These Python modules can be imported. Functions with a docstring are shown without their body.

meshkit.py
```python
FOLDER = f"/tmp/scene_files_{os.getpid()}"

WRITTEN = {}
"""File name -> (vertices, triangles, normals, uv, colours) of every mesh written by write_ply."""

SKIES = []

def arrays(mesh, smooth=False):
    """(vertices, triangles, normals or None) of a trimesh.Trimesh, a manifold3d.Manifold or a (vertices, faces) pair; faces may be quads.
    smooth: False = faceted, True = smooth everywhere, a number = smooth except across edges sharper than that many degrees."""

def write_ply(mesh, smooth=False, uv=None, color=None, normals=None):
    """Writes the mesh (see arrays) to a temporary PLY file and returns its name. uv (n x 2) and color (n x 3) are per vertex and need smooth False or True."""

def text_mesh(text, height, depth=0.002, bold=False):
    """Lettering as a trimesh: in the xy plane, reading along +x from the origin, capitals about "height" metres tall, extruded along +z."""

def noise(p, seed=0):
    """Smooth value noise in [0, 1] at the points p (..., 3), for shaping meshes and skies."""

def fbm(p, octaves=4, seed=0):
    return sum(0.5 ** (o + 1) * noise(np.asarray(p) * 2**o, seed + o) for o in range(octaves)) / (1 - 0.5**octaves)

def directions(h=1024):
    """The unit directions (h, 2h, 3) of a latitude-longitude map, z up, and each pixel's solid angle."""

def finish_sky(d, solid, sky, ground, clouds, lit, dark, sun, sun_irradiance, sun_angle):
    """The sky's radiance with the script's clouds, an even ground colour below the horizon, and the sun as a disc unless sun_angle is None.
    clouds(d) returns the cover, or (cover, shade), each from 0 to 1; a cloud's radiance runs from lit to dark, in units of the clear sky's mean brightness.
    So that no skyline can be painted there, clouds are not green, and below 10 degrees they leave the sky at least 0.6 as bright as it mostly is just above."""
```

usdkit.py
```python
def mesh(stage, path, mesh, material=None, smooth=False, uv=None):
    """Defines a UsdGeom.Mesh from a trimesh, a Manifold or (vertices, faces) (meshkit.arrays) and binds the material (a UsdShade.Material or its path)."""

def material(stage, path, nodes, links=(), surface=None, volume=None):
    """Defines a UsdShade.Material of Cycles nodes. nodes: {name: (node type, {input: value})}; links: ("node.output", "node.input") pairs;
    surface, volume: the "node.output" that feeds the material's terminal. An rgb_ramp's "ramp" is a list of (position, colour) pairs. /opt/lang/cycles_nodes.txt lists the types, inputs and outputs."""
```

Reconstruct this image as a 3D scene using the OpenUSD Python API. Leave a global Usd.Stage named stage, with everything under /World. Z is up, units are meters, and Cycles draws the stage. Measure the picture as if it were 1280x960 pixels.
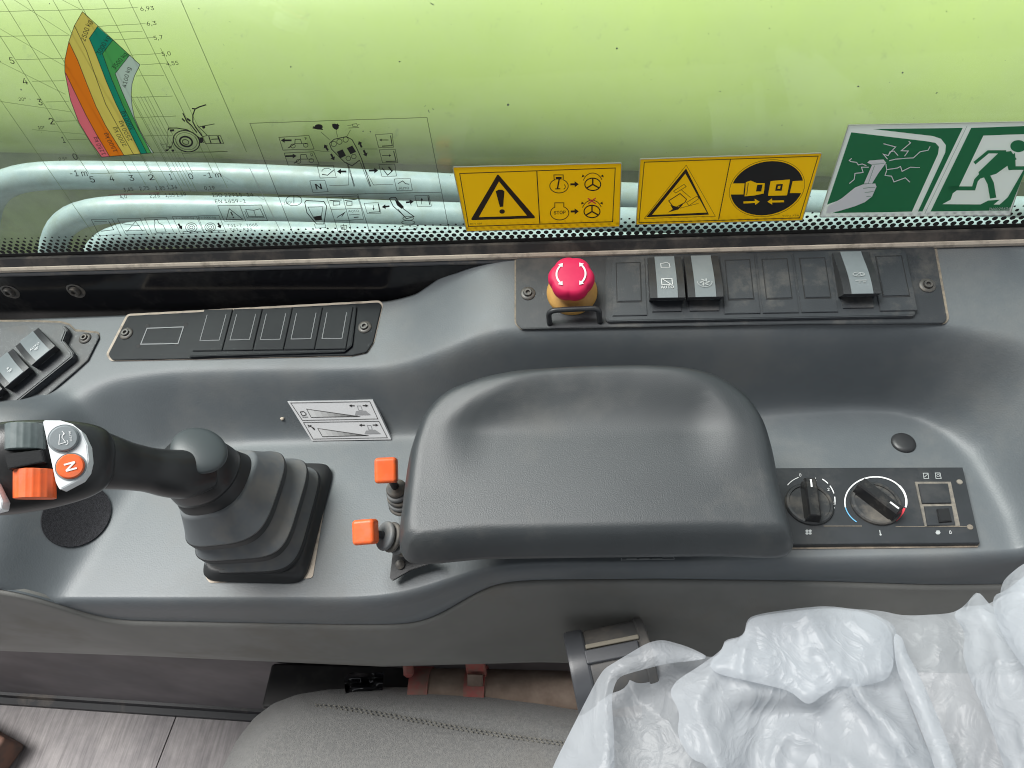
import math, random
import numpy as np, trimesh, shapely, usdkit, meshkit
import manifold3d as m3
from scipy.ndimage import gaussian_filter
from scipy.interpolate import RegularGridInterpolator
from scipy.spatial import Delaunay
from shapely.geometry import Polygon, LineString, Point, MultiPolygon, box as sbox
from shapely.ops import unary_union
from pxr import Usd, UsdGeom, UsdLux, UsdShade, Gf, Sdf

random.seed(7); RNG = np.random.default_rng(7)
stage = Usd.Stage.CreateInMemory()
UsdGeom.SetStageUpAxis(stage, 'Z'); UsdGeom.SetStageMetersPerUnit(stage, 1.0)
UsdGeom.Xform.Define(stage, '/World'); UsdGeom.Scope.Define(stage, '/World/Looks')
stage.SetDefaultPrim(stage.GetPrimAtPath('/World'))

# ------------------------------------------------------------------ camera, sky, light, exposure
EXPOSURE = 0.88
SKY = 0.085
CLOUD = 5.2
SUN = 0.92
F = 905.0                                              # focal length in photograph pixels (1280 wide)
nz = lambda v: np.array(v, float) / np.linalg.norm(v)
dn = nz((105, 720, 905)); Xc = nz((8240, -65, -905)); Xc = nz(Xc - dn * (Xc @ dn)); Zc = -dn; Yc = np.cross(Zc, Xc)
R = np.array([Xc, Yc, Zc])                             # world rows in camera axes (right, down, forward)
CAM = np.array([0, 0, 1.0])
cam = UsdGeom.Camera.Define(stage, '/World/camera')
cam.CreateFocalLengthAttr(25.45); cam.CreateHorizontalApertureAttr(25.45 * 1280 / F)
cam.CreateClippingRangeAttr((0.02, 200)); cam.CreateExposureAttr(EXPOSURE)
right, down, fwd = R[:, 0], R[:, 1], R[:, 2]
M = np.eye(4); M[0, :3] = right; M[1, :3] = -down; M[2, :3] = -fwd; M[3, :3] = CAM
cam.AddTransformOp().Set(Gf.Matrix4d(*M.ravel().tolist()))

sun_dir = nz((-0.42, 0.14, 0.88))
elev = math.asin(sun_dir[2]); rot = math.atan2(sun_dir[0], sun_dir[1])
sky_m = usdkit.material(stage, '/World/Looks/overcast_sky', {
    'sky': ('sky_texture', {'sky_type': 'single_scattering', 'sun_disc': False, 'sun_elevation': elev, 'sun_rotation': rot}),
    'tc': ('texture_coordinate', {}),
    'n': ('noise_texture', {'scale': 2.2, 'detail': 5, 'roughness': 0.55}),
    'cl': ('rgb_ramp', {'ramp': [(0.25, (0.75 * CLOUD, 0.79 * CLOUD, 0.83 * CLOUD)), (0.75, (0.98 * CLOUD, 1.0 * CLOUD, 1.01 * CLOUD))]}),
    'mx': ('mix_color', {'fac': 0.92, 'use_clamp': False}),
    'bg': ('background_shader', {'strength': SKY})},
    [('tc.generated', 'n.vector'), ('n.fac', 'cl.fac'), ('sky.color', 'mx.a'), ('cl.color', 'mx.b'), ('mx.result', 'bg.color')], surface='bg.background')
dome = UsdLux.DomeLight.Define(stage, '/World/sky'); dome.CreateIntensityAttr(1.0)
UsdShade.MaterialBindingAPI.Apply(dome.GetPrim()).Bind(sky_m)
sun = UsdLux.DistantLight.Define(stage, '/World/sun')
sun.CreateIntensityAttr(SUN); sun.CreateAngleAttr(34.0); sun.CreateNormalizeAttr(True) if hasattr(sun, 'CreateNormalizeAttr') else None
sun.CreateColorAttr(Gf.Vec3f(1.0, 0.985, 0.96))
zz = sun_dir; xx = nz(np.cross((0, 0, 1), zz)); yy = np.cross(zz, xx)
S = np.eye(4); S[0, :3] = xx; S[1, :3] = yy; S[2, :3] = zz
sun.AddTransformOp().Set(Gf.Matrix4d(*S.ravel().tolist()))

# ------------------------------------------------------------------ pixel <-> place
def ray(px, py):
    v = np.stack(np.broadcast_arrays(np.asarray(px, float) - 640, np.asarray(py, float) - 480, F), -1)
    return v @ R.T
def PY(px, py, Y): r = ray(px, py); return CAM + r * (np.asarray(Y) / r[..., 1])[..., None]
def PZ(px, py, Z): r = ray(px, py); return CAM + r * ((np.asarray(Z) - 1.0) / r[..., 2])[..., None]
def px_of(p):
    q = (np.asarray(p, float) - CAM) @ R; return np.stack([q[..., 0] / q[..., 2] * F + 640, q[..., 1] / q[..., 2] * F + 480], -1)

class Plane:
    """A flat place: local u, v in metres, h along its normal; px() brings in points of the photograph."""
    def __init__(s, o, n, u=(1, 0, 0)):
        s.o = np.array(o, float); s.n = nz(n); s.u = nz(np.array(u, float) - s.n * (np.array(u) @ s.n)); s.v = np.cross(s.n, s.u)
    def hit(s, px, py, h=0.0):
        r = ray(px, py); t = ((s.o + s.n * h - CAM) @ s.n) / (r @ s.n); return CAM + r * t[..., None]
    def px(s, px, py, h=0.0):
        d = s.hit(np.asarray(px, float), np.asarray(py, float), h) - s.o; return np.stack([d @ s.u, d @ s.v], -1)
    def W(s, uv, h=0.0):
        uv = np.asarray(uv, float); return s.o + uv[..., 0:1] * s.u + uv[..., 1:2] * s.v + np.asarray(h, float).reshape(-1, 1) * s.n if uv.ndim > 1 else s.o + uv[0] * s.u + uv[1] * s.v + h * s.n
    def geom(s, g, h=0.0):
        return shapely.transform(g, lambda c: s.px(c[:, 0], c[:, 1], h))
    def mesh(s, m):                                    # a mesh whose x, y, z are u, v, h
        v = np.asarray(m.vertices); return trimesh.Trimesh(s.o + v[:, :1] * s.u + v[:, 1:2] * s.v + v[:, 2:3] * s.n, m.faces, process=False)

# ------------------------------------------------------------------ prims
used = set()
def path_for(name, parent=None):
    base = str(parent.GetPath()) if parent is not None else '/World'
    p, k = f'{base}/{name}', 0
    while p in used: k += 1; p = f'{base}/{name}_{k:03d}'
    used.add(p); return p
def prim_of(x): return x.GetPrim() if hasattr(x, 'GetPrim') else x
def tag(o, label=None, category=None, group=None, kind=None):
    p = prim_of(o)
    for k, v in (('label', label), ('category', category), ('group', group), ('kind', kind)):
        if v: p.SetCustomDataByKey(k, v)
    return p
def thing(name, label, cat, group=None):
    return tag(UsdGeom.Xform.Define(stage, path_for(name)), label, cat, group)
def join(ms):
    ms = [m if isinstance(m, trimesh.Trimesh) else trimesh.Trimesh(*meshkit.arrays(m)[:2], process=False) for m in ms if m is not None]
    return trimesh.util.concatenate(ms) if len(ms) > 1 else ms[0]
def obj(name, mesh, mat, parent=None, smooth=False, label=None, **kw):
    if isinstance(mesh, list): mesh = join(mesh)
    m = usdkit.mesh(stage, path_for(name, parent), mesh, mat, smooth=smooth)
    return tag(m, label, **kw)

# ------------------------------------------------------------------ materials
def mat(name, col, rough=0.5, col2=None, scale=40, lo=0.4, hi=0.62, bump=0.0, bscale=900, bdist=0.0004, metallic=0.0, spec=0.5, dust=None, dscale=18, dlo=0.52, dhi=0.72, damt=0.6, rough2=None, **kw):
    """Plain surface: base colour varied by noise, an optional patchy film of dust, fine grain as bump."""
    nodes = {'g': ('geometry', {}), 'p': ('principled_bsdf', {'base_color': col, 'roughness': rough, 'metallic': metallic, 'specular_ior_level': spec, **kw})}
    links, cur = [], None
    if col2 is not None:
        nodes['n1'] = ('noise_texture', {'scale': scale, 'detail': 6, 'roughness': 0.6})
        nodes['r1'] = ('rgb_ramp', {'ramp': [(lo, col), (hi, col2)]})
        links += [('g.position', 'n1.vector'), ('n1.fac', 'r1.fac')]; cur = 'r1.color'
    if dust is not None:
        nodes['n2'] = ('noise_texture', {'scale': dscale, 'detail': 8, 'roughness': 0.68})
        nodes['r2'] = ('rgb_ramp', {'ramp': [(dlo, (0, 0, 0)), (dhi, (damt,) * 3)]})
        nodes['mx'] = ('mix_color', {'a': col, 'b': dust})
        links += [('g.position', 'n2.vector'), ('n2.fac', 'r2.fac'), ('r2.color', 'mx.fac')]
        if cur: links.append((cur, 'mx.a'))
        cur = 'mx.result'
        nodes['rr'] = ('map_range', {'from_min': 0.0, 'from_max': 1.0, 'to_min': rough, 'to_max': rough2 or min(0.95, rough + 0.4)})
        links += [('r2.color', 'rr.value'), ('rr.result', 'p.roughness')]
    if cur: links.append((cur, 'p.base_color'))
    if bump:
        nodes['nb'] = ('noise_texture', {'scale': bscale, 'detail': 2, 'roughness': 0.5})
        nodes['b'] = ('bump', {'strength': bump, 'distance': bdist})
        links += [('g.position', 'nb.vector'), ('nb.fac', 'b.height'), ('b.normal', 'p.normal')]
    return usdkit.material(stage, '/World/Looks/' + name, nodes, links, surface='p.BSDF')

TAN = (0.30, 0.25, 0.19)
M_console = mat('console_plastic', (0.100, 0.113, 0.122), 0.46, (0.116, 0.129, 0.138), 9, bump=0.32, bscale=850, spec=.5, dust=(0.20, 0.185, 0.16), dscale=9, dlo=0.48, dhi=0.82, damt=0.42)
M_skirt = mat('skirt_plastic', (0.150, 0.150, 0.140), 0.6, (0.175, 0.174, 0.163), 12, bump=0.3, dust=(0.17, 0.145, 0.115), dscale=9, damt=0.5)
M_pad = mat('pad_rubber', (0.029, 0.0335, 0.0365), 0.45, (0.035, 0.040, 0.043), 14, bump=0.32, bscale=1500, bdist=0.0005, dust=(0.17, 0.16, 0.14), dscale=11, dlo=.55, damt=0.22)
M_black = mat('black_plastic', (0.020, 0.021, 0.023), 0.42, (0.03, 0.031, 0.033), 60, bump=0.15)
M_gloss = mat('black_steel', (0.006, 0.006, 0.007), 0.16, dust=(0.055, 0.05, 0.045), dscale=16, dlo=.5, dhi=.85, damt=0.5, rough2=0.5)
M_plate = mat('switch_plate', (0.024, 0.027, 0.031), 0.45, (0.03, 0.033, 0.038), 30, bump=0.2, dust=(0.19, 0.17, 0.14), dscale=30, dlo=0.5, dhi=.8, damt=0.5)
M_plate_clean = mat('switch_plate_clean', (0.008, 0.0095, 0.0125), 0.36, (0.011, 0.013, 0.016), 30, bump=0.1, spec=.10, dust=(0.035, 0.034, 0.033), dscale=26, dlo=0.58, dhi=.85, damt=0.3)
M_blank = mat('blank_cover', (0.027, 0.031, 0.036), 0.43, (0.034, 0.038, 0.043), 30, bump=0.2, dust=(0.20, 0.18, 0.155), dscale=34, dlo=0.52, dhi=.82, damt=0.5)
M_dust = mat('dust_film', TAN, 0.95, (0.16, 0.14, 0.115), 160, lo=.35, hi=.65, bump=0.6, bscale=1500)
M_pale_dust = mat('pale_dust', (0.50, 0.43, 0.355), 0.95, (0.26, 0.22, 0.18), 90, lo=.5, hi=.72, bump=0.6)
M_line = mat('moulded_edge', (0.32, 0.33, 0.34), 0.7)
M_rocker = mat('rocker_grey', (0.165, 0.188, 0.197), 0.45, (0.185, 0.208, 0.218), 50, bump=0.1)
M_white = mat('white_print', (0.70, 0.71, 0.71), 0.6)
M_greyprint = mat('grey_print', (0.36, 0.38, 0.38), 0.6)
M_screw = mat('screw_steel', (0.075, 0.073, 0.07), 0.45, (0.11, 0.10, 0.09), 300, metallic=0.3, dust=TAN, dscale=120, damt=0.5)
M_red = mat('red_knob', (0.58, 0.014, 0.080), 0.5, (0.62, 0.02, 0.09), 60, bump=0.05, spec=.3)
M_yellow = mat('dirty_yellow', (0.58, 0.33, 0.09), 0.6, (0.48, 0.26, 0.07), 80, bump=0.1)
M_orange = mat('orange_plastic', (0.78, 0.13, 0.028), 0.42, (0.70, 0.105, 0.022), 60, bump=0.1, dust=(0.30, 0.13, 0.07), dscale=90, dlo=.48, dhi=.72, damt=.55)
M_boot = mat('rubber_boot', (0.098, 0.108, 0.115), 0.5, (0.110, 0.120, 0.127), 30, bump=0.2, dust=(0.22, 0.195, 0.16), dscale=26, dlo=.48, dhi=.75, damt=0.6)
M_boot_rim = mat('boot_rim', (0.016, 0.017, 0.018), 0.5)
M_grip = mat('grip_black', (0.013, 0.014, 0.015), 0.36, (0.018, 0.019, 0.02), 40, bump=0.15, bscale=1500)
M_gripcap = mat('grip_cap', (0.048, 0.058, 0.061), 0.42, bump=0.1)
M_butwhite = mat('button_panel_white', (0.72, 0.75, 0.76), 0.35)
M_butgrey = mat('button_grey', (0.19, 0.215, 0.225), 0.45)
M_rollgrey = mat('roller_grey', (0.10, 0.125, 0.125), 0.35, (0.14, 0.165, 0.165), 120)
M_felt = mat('felt', (0.028, 0.028, 0.031), 0.95, (0.045, 0.045, 0.05), 700, lo=.4, hi=.6, bump=1.0, bscale=1800, bdist=.001, spec=0.1)
M_seat = mat('seat_fabric', (0.175, 0.176, 0.172), 0.9, (0.225, 0.223, 0.214), 420, bump=1.0, bscale=1000, bdist=.0012, spec=.04, sheen_weight=.25, dust=(0.20, 0.185, 0.16), dscale=8, damt=.35)
M_stitch = mat('seam_thread', (0.23, 0.22, 0.19), 0.9, (0.15, 0.145, 0.13), 500, spec=.1)
M_steel = mat('painted_tube', (0.21, 0.15, 0.115), 0.75, (0.30, 0.23, 0.18), 40, bump=0.4, bscale=300, dust=(0.24, 0.19, 0.15), dscale=50, damt=.5)
M_redpaint = mat('red_paint', (0.42, 0.07, 0.065), 0.6, (0.32, 0.13, 0.10), 80, dust=(0.22, 0.17, 0.14), dscale=70, dlo=.4, dhi=.65, damt=.75)
M_dark = mat('dark_grey', (0.010, 0.010, 0.011), 0.7)
M_wall = mat('lower_wall_grey', (0.092, 0.084, 0.089), 0.65, (0.15, 0.135, 0.14), 8, lo=.4, hi=.65, dust=(0.14, 0.125, 0.115), dscale=20, damt=.4)
M_reel = mat('reel_plastic', (0.075, 0.074, 0.073), 0.5, (0.055, 0.055, 0.056), 60, bump=.2, dust=(0.17, 0.15, 0.125), dscale=30, dlo=.47, dhi=.72, damt=0.75)
M_reel2 = mat('reel_cap', (0.055, 0.058, 0.064), 0.4, bump=.1)
M_heater = mat('heater_face', (0.016, 0.019, 0.022), 0.5, (0.020, 0.023, 0.027), 40, bump=.1, dust=(0.09, 0.085, 0.08), dscale=25, damt=.3)
M_knob = mat('knob_black', (0.012, 0.012, 0.013), 0.28, bump=.05, dust=(0.13, 0.115, 0.095), dscale=60, damt=.35)
M_dial = mat('dial_face', (0.022, 0.024, 0.026), 0.45, dust=(0.17, 0.15, 0.125), dscale=45, dlo=.48, dhi=.75, damt=0.75)
M_blueprint = mat('blue_print', (0.12, 0.38, 0.62), 0.6)
M_redprint = mat('red_print', (0.62, 0.04, 0.06), 0.6)
M_stk_y = None
M_stk_w = None
M_stk_edge = None
M_stk_g = None
M_paperw = mat('white_print_film', (0.86, 0.86, 0.86), 0.5)
M_paper = mat('label_white', (0.62, 0.62, 0.63), 0.5)
M_ink = mat('black_ink', (0.012, 0.011, 0.010), 0.6)
M_brownink = mat('brown_ink', (0.020, 0.010, 0.004), 0.6)
def film(name, col, tr=0.5):
    k = 1.0; return usdkit.material(stage, '/World/Looks/' + name, {'p': ('principled_bsdf', {'base_color': col, 'roughness': 0.5}), 't': ('translucent_bsdf', {'color': col}), 'm': ('mix_closure', {'fac': tr})},
        [('p.BSDF', 'm.closure1'), ('t.BSDF', 'm.closure2')], surface='m.closure')
M_gridink = mat('faint_ink', (0.16, 0.22, 0.08), 0.7)
M_line_grey = mat('symbol_grey', (0.30, 0.30, 0.31), 0.6)
M_stk_y = film('sticker_yellow', (0.95, 0.51, 0.003), .5); M_stk_w = film('sticker_white', (0.84, 0.83, 0.84), .48); M_stk_g = film('sticker_green', (0.028, 0.21, 0.09), .42); M_stk_edge = film('sticker_edge', (0.55, 0.57, 0.5), .5)
M_pink = film('chart_pink', (0.80, 0.16, 0.21), 0.6)
M_zorange = film('chart_orange', (0.82, 0.20, 0.008), 0.6)
M_zyellow = film('chart_yellow', (0.74, 0.58, 0.13), 0.6)
M_zteal = film('chart_teal', (0.008, 0.25, 0.17), 0.6)
M_zgreen = film('chart_green', (0.08, 0.36, 0.10), 0.6)
M_zgrey = film('chart_grey', (0.52, 0.60, 0.55), 0.6)
M_lime = mat('lime_paint', (0.40, 0.49, 0.145), 0.40, (0.43, 0.52, 0.16), 3, bump=.03, bscale=60, dust=(0.20, 0.24, 0.10), dscale=45, dlo=.6, dhi=.76, damt=0.5)
M_pipe = mat('pipe_grey', (0.33, 0.41, 0.41), 0.33, (0.27, 0.345, 0.345), 25, bump=.1, bscale=120, dust=(0.24, 0.27, 0.20), dscale=30, dlo=.46, damt=.6)
M_rust = mat('rust_red', (0.36, 0.13, 0.06), 0.8, (0.25, 0.18, 0.09), 40)
M_ground = mat('yard_asphalt', (0.06, 0.062, 0.062), 0.9, (0.11, 0.11, 0.108), 12, bump=.5, bscale=80, bdist=.01)

nodes = {'g': ('geometry', {}), 'm': ('mapping', {'scale': (150, 9, 9), 'rotation': (0, 0, -0.09)}), 'n': ('noise_texture', {'scale': 1.6, 'detail': 8, 'roughness': 0.65}),
         'r': ('rgb_ramp', {'ramp': [(0.3, (0.20, 0.18, 0.18)), (0.5, (0.31, 0.285, 0.28)), (0.72, (0.40, 0.37, 0.36))]}),
         'n2': ('noise_texture', {'scale': 14, 'detail': 7, 'roughness': 0.7}), 'r2': ('rgb_ramp', {'ramp': [(0.35, (0.62, 0.62, 0.64)), (0.65, (1, 1, 1))]}),
         'mu': ('mix_color', {'blend_type': 'multiply', 'fac': 1.0}), 'p': ('principled_bsdf', {'roughness': 0.6})}
M_floor = usdkit.material(stage, '/World/Looks/wood_grain_vinyl', nodes, [('g.position', 'm.vector'), ('m.vector', 'n.vector'), ('n.fac', 'r.fac'), ('g.position', 'n2.vector'), ('n2.fac', 'r2.fac'), ('r.color', 'mu.a'), ('r2.color', 'mu.b'), ('mu.result', 'p.base_color')], surface='p.BSDF')

M_glass = usdkit.material(stage, '/World/Looks/tinted_glass', {
    't': ('transparent_bsdf', {'color': (0.925, 0.98, 0.955)}), 'gl': ('glossy_bsdf', {'roughness': 0.02, 'color': (1, 1, 1)}), 'lw': ('layer_weight', {'blend': 0.5}), 'pw': ('math', {'math_type': 'power', 'value2': 5.0}), 'f': ('math', {'math_type': 'multiply_add', 'value2': 0.9, 'value3': 0.03}), 'mx': ('mix_closure', {}),
    'd': ('diffuse_bsdf', {'color': (0.6, 0.62, 0.58)}), 'g': ('geometry', {}), 'n': ('noise_texture', {'scale': 22, 'detail': 8, 'roughness': 0.75}),
    'r': ('rgb_ramp', {'ramp': [(0.40, (0.03,) * 3), (0.8, (0.11,) * 3)]}), 'm2': ('mix_closure', {})},
    [('lw.facing', 'pw.value1'), ('pw.value', 'f.value1'), ('f.value', 'mx.fac'), ('t.BSDF', 'mx.closure1'), ('gl.BSDF', 'mx.closure2'), ('g.position', 'n.vector'), ('n.fac', 'r.fac'), ('r.color', 'm2.fac'), ('mx.closure', 'm2.closure1'), ('d.BSDF', 'm2.closure2')], surface='m2.closure')

M_bag = usdkit.material(stage, '/World/Looks/milky_film', {
    'g': ('geometry', {}), 'n': ('noise_texture', {'type': 'ridged_multifractal', 'scale': 30, 'detail': 5, 'roughness': 0.55, 'distortion': 1.6, 'offset': 0.9, 'gain': 1.6}), 'v': ('voronoi_texture', {'feature': 'distance_to_edge', 'scale': 34}),
    'nd': ('noise_texture', {'scale': 16, 'detail': 3}), 'ad': ('vector_math', {'math_type': 'multiply_add', 'vector2': (0.09, 0.09, 0.09)}),
    'ml': ('math', {'math_type': 'multiply', 'value2': 2.2}), 'mi': ('math', {'math_type': 'minimum', 'value2': 0.45}), 'sm': ('math', {'math_type': 'add'}),
    'b': ('bump', {'strength': 0.27, 'distance': 0.003}),
    'p': ('principled_bsdf', {'base_color': (0.60, 0.63, 0.66), 'roughness': 0.30, 'specular_ior_level': 0.42}),
    'tl': ('translucent_bsdf', {'color': (0.60, 0.64, 0.68)}), 'tr': ('transparent_bsdf', {'color': (0.93, 0.95, 0.97)}), 'm1': ('mix_closure', {'fac': 0.52}), 'm2': ('mix_closure', {'fac': 0.35})},
    [('g.position', 'n.vector'), ('g.position', 'nd.vector'), ('nd.color', 'ad.vector1'), ('g.position', 'ad.vector3'), ('ad.vector', 'v.vector'), ('v.distance', 'ml.value1'), ('ml.value', 'mi.value1'), ('mi.value', 'sm.value1'), ('n.fac', 'sm.value2'),
     ('sm.value', 'b.height'), ('b.normal', 'p.normal'), ('b.normal', 'tl.normal'), ('p.BSDF', 'm1.closure1'), ('tl.BSDF', 'm1.closure2'), ('m1.closure', 'm2.closure1'), ('tr.BSDF', 'm2.closure2')], surface='m2.closure')

# ------------------------------------------------------------------ shape helpers
def tri2d(poly):
    vs, fs, k = [], [], 0
    for g in getattr(poly, 'geoms', [poly]):
        if g.is_empty or g.geom_type != 'Polygon' or g.area < 1e-12: continue
        v, f = trimesh.creation.triangulate_polygon(g, engine='earcut')
        v, f = np.asarray(v), np.asarray(f)
        a = v[f[:, 1]] - v[f[:, 0]]; b = v[f[:, 2]] - v[f[:, 0]]
        f = np.where((a[:, 0] * b[:, 1] - a[:, 1] * b[:, 0] < 0)[:, None], f[:, ::-1], f)
        vs.append(v); fs.append(f + k); k += len(v)
    return np.vstack(vs), np.vstack(fs)
def flat(pl, geom_px, h=0.0003, local=False):
    g = unary_union(geom_px) if isinstance(geom_px, (list, tuple)) else geom_px
    if not local: g = pl.geom(g, h)
    v, f = tri2d(g)
    return trimesh.Trimesh(pl.W(v, np.full(len(v), h)), f, process=False)
def slab(pl, g, h0, h1, bevel=0.0006, local=False):
    """A plate with a bevelled rim standing on a plane (outline in photograph pixels, or local)."""
    if not local: g = pl.geom(g, h1)
    out = []
    for q in getattr(g, 'geoms', [g]):
        q = shapely.geometry.polygon.orient(q)
        inner = shapely.geometry.polygon.orient(q.buffer(-bevel, join_style=2)) if bevel else q
        side = trimesh.creation.extrude_polygon(q, h1 - bevel - h0, engine='earcut'); side.apply_translation((0, 0, h0))
        out.append(pl.mesh(side))
        if bevel:
            c = m3.CrossSection([np.asarray(r.coords)[:-1] for r in [q.exterior, *q.interiors]])
            for k in (0.5, 1.0):
                ins = q.buffer(-bevel * (1 - math.cos(math.pi / 2 * k)) * 1.0, join_style=2)
                if ins.is_empty: continue
                e = trimesh.creation.extrude_polygon(ins if ins.geom_type == 'Polygon' else max(ins.geoms, key=lambda t: t.area), bevel * math.sin(math.pi / 2 * k) + 1e-5 * k, engine='earcut'); e.apply_translation((0, 0, h1 - bevel)); out.append(pl.mesh(e))
    return join(out)
def rrect(x0, y0, x1, y1, r): return sbox(x0, y0, x1, y1).buffer(-r).buffer(r, quad_segs=5)
def rpoly(pts, r): return Polygon(pts).buffer(-r).buffer(r, quad_segs=5)
def L(pts, w=0.9, cap=2, close=False): return LineString(list(pts) + ([pts[0]] if close else [])).buffer(w / 2, cap_style=cap, join_style=2 if len(pts) < 12 else 1)
def ell(cx, cy, rx, ry, ang=0, n=40):
    t = np.linspace(0, 2 * np.pi, n, endpoint=False); c, s = math.cos(math.radians(ang)), math.sin(math.radians(ang))
    return Polygon(np.stack([cx + rx * np.cos(t) * c - ry * np.sin(t) * s, cy + rx * np.cos(t) * s + ry * np.sin(t) * c], -1))
def ring(cx, cy, rx, ry, w, ang=0): return ell(cx, cy, rx, ry, ang).difference(ell(cx, cy, rx - w, ry - w, ang))
def arc(cx, cy, rx, ry, a0, a1, w, ang=0, n=24):
    t = np.radians(np.linspace(a0, a1, n)); c, s = math.cos(math.radians(ang)), math.sin(math.radians(ang))
    return L(np.stack([cx + rx * np.cos(t) * c - ry * np.sin(t) * s, cy + rx * np.cos(t) * s + ry * np.sin(t) * c], -1), w)
def arrow(x0, y0, x1, y1, w=2.0, head=5.0, hw=2.6):
    d = nz((x1 - x0, y1 - y0)); n = np.array([-d[1], d[0]]); a, b = np.array([x0, y0]), np.array([x1, y1]); m = b - d * head
    return Polygon([a + n * w / 2, m + n * w / 2, m + n * hw, b, m - n * hw, m - n * w / 2, a - n * w / 2])
def text(pl, s, p0, p1, up, h=0.0004, bold=False, frame=None):
    """Lettering printed on a plane: baseline from pixel p0 to p1, capitals as tall as the pixel vector up."""
    t = meshkit.text_mesh(s, 1.0, 0.02, bold)
    v, f = np.asarray(t.vertices), np.asarray(t.faces)
    top = (v[f][:, :, 2] > 0.015).all(1); f = f[top]
    ids, inv = np.unique(f, return_inverse=True); v = v[ids]; f = inv.reshape(-1, 3)
    x0, x1 = v[:, 0].min(), v[:, 0].max(); d = (np.array(p1, float) - p0)
    q = np.array(p0, float) + ((v[:, :1] - x0) / (x1 - x0)) * d + v[:, 1:2] * np.array(up, float)
    w = pl.hit(q[:, 0], q[:, 1], h)
    m = trimesh.Trimesh(w, f, process=False)
    if len(m.faces) and m.face_normals.mean(0) @ pl.n < 0: m.invert()
    return m
def zp(ox, oy, s):
    """points read off an enlarged crop of the photograph"""
    return lambda *a: [(ox + x / s, oy + y / s) for x, y in a] if not np.isscalar(a[0]) else (ox + a[0] / s, oy + a[1] / s)
def rings_mesh(rs, cap0=True, cap1=True):
    rs = [np.asarray(r, float) for r in rs]; n = len(rs[0]); v = np.vstack(rs); f = []
    i = np.arange(n); j = (i + 1) % n
    for k in range(len(rs) - 1):
        a, b = k * n, (k + 1) * n
        f += [np.stack([a + i, a + j, b + j], 1), np.stack([a + i, b + j, b + i], 1)]
    ex = []
    if cap0: ex.append(rs[0].mean(0)); c = len(v) + len(ex) - 1; f.append(np.stack([j, i, np.full(n, c)], 1))
    if cap1: ex.append(rs[-1].mean(0)); c = len(v) + len(ex) - 1; a = (len(rs) - 1) * n; f.append(np.stack([a + i, a + j, np.full(n, c)], 1))
    m = trimesh.Trimesh(np.vstack([v] + [np.array(ex)] if ex else [v]), np.vstack(f), process=False)
    if m.volume < 0: m.invert()
    return m
def sup(n, e=2.0):
    t = np.linspace(0, 2 * np.pi, n, endpoint=False); c, s = np.cos(t), np.sin(t)
    return np.stack([np.sign(c) * np.abs(c) ** (2 / e), np.sign(s) * np.abs(s) ** (2 / e)], -1)
def tube(pts, r, n=14, caps=True):
    pts = np.asarray(pts, float); r = np.broadcast_to(r, len(pts)); t = np.gradient(pts, axis=0); t /= np.linalg.norm(t, axis=1, keepdims=True)
    ref = np.array([0, 0, 1.0]) if abs(t[0][2]) < .9 else np.array([0, 1.0, 0]); u = nz(np.cross(ref, t[0])); rs = []; c = sup(n)
    for p, d, q in zip(pts, t, r):
        u = nz(u - d * (u @ d)); w = np.cross(d, u); rs.append(p + q * (c[:, :1] * u + c[:, 1:] * w))
    return rings_mesh(rs, caps, caps)
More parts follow.
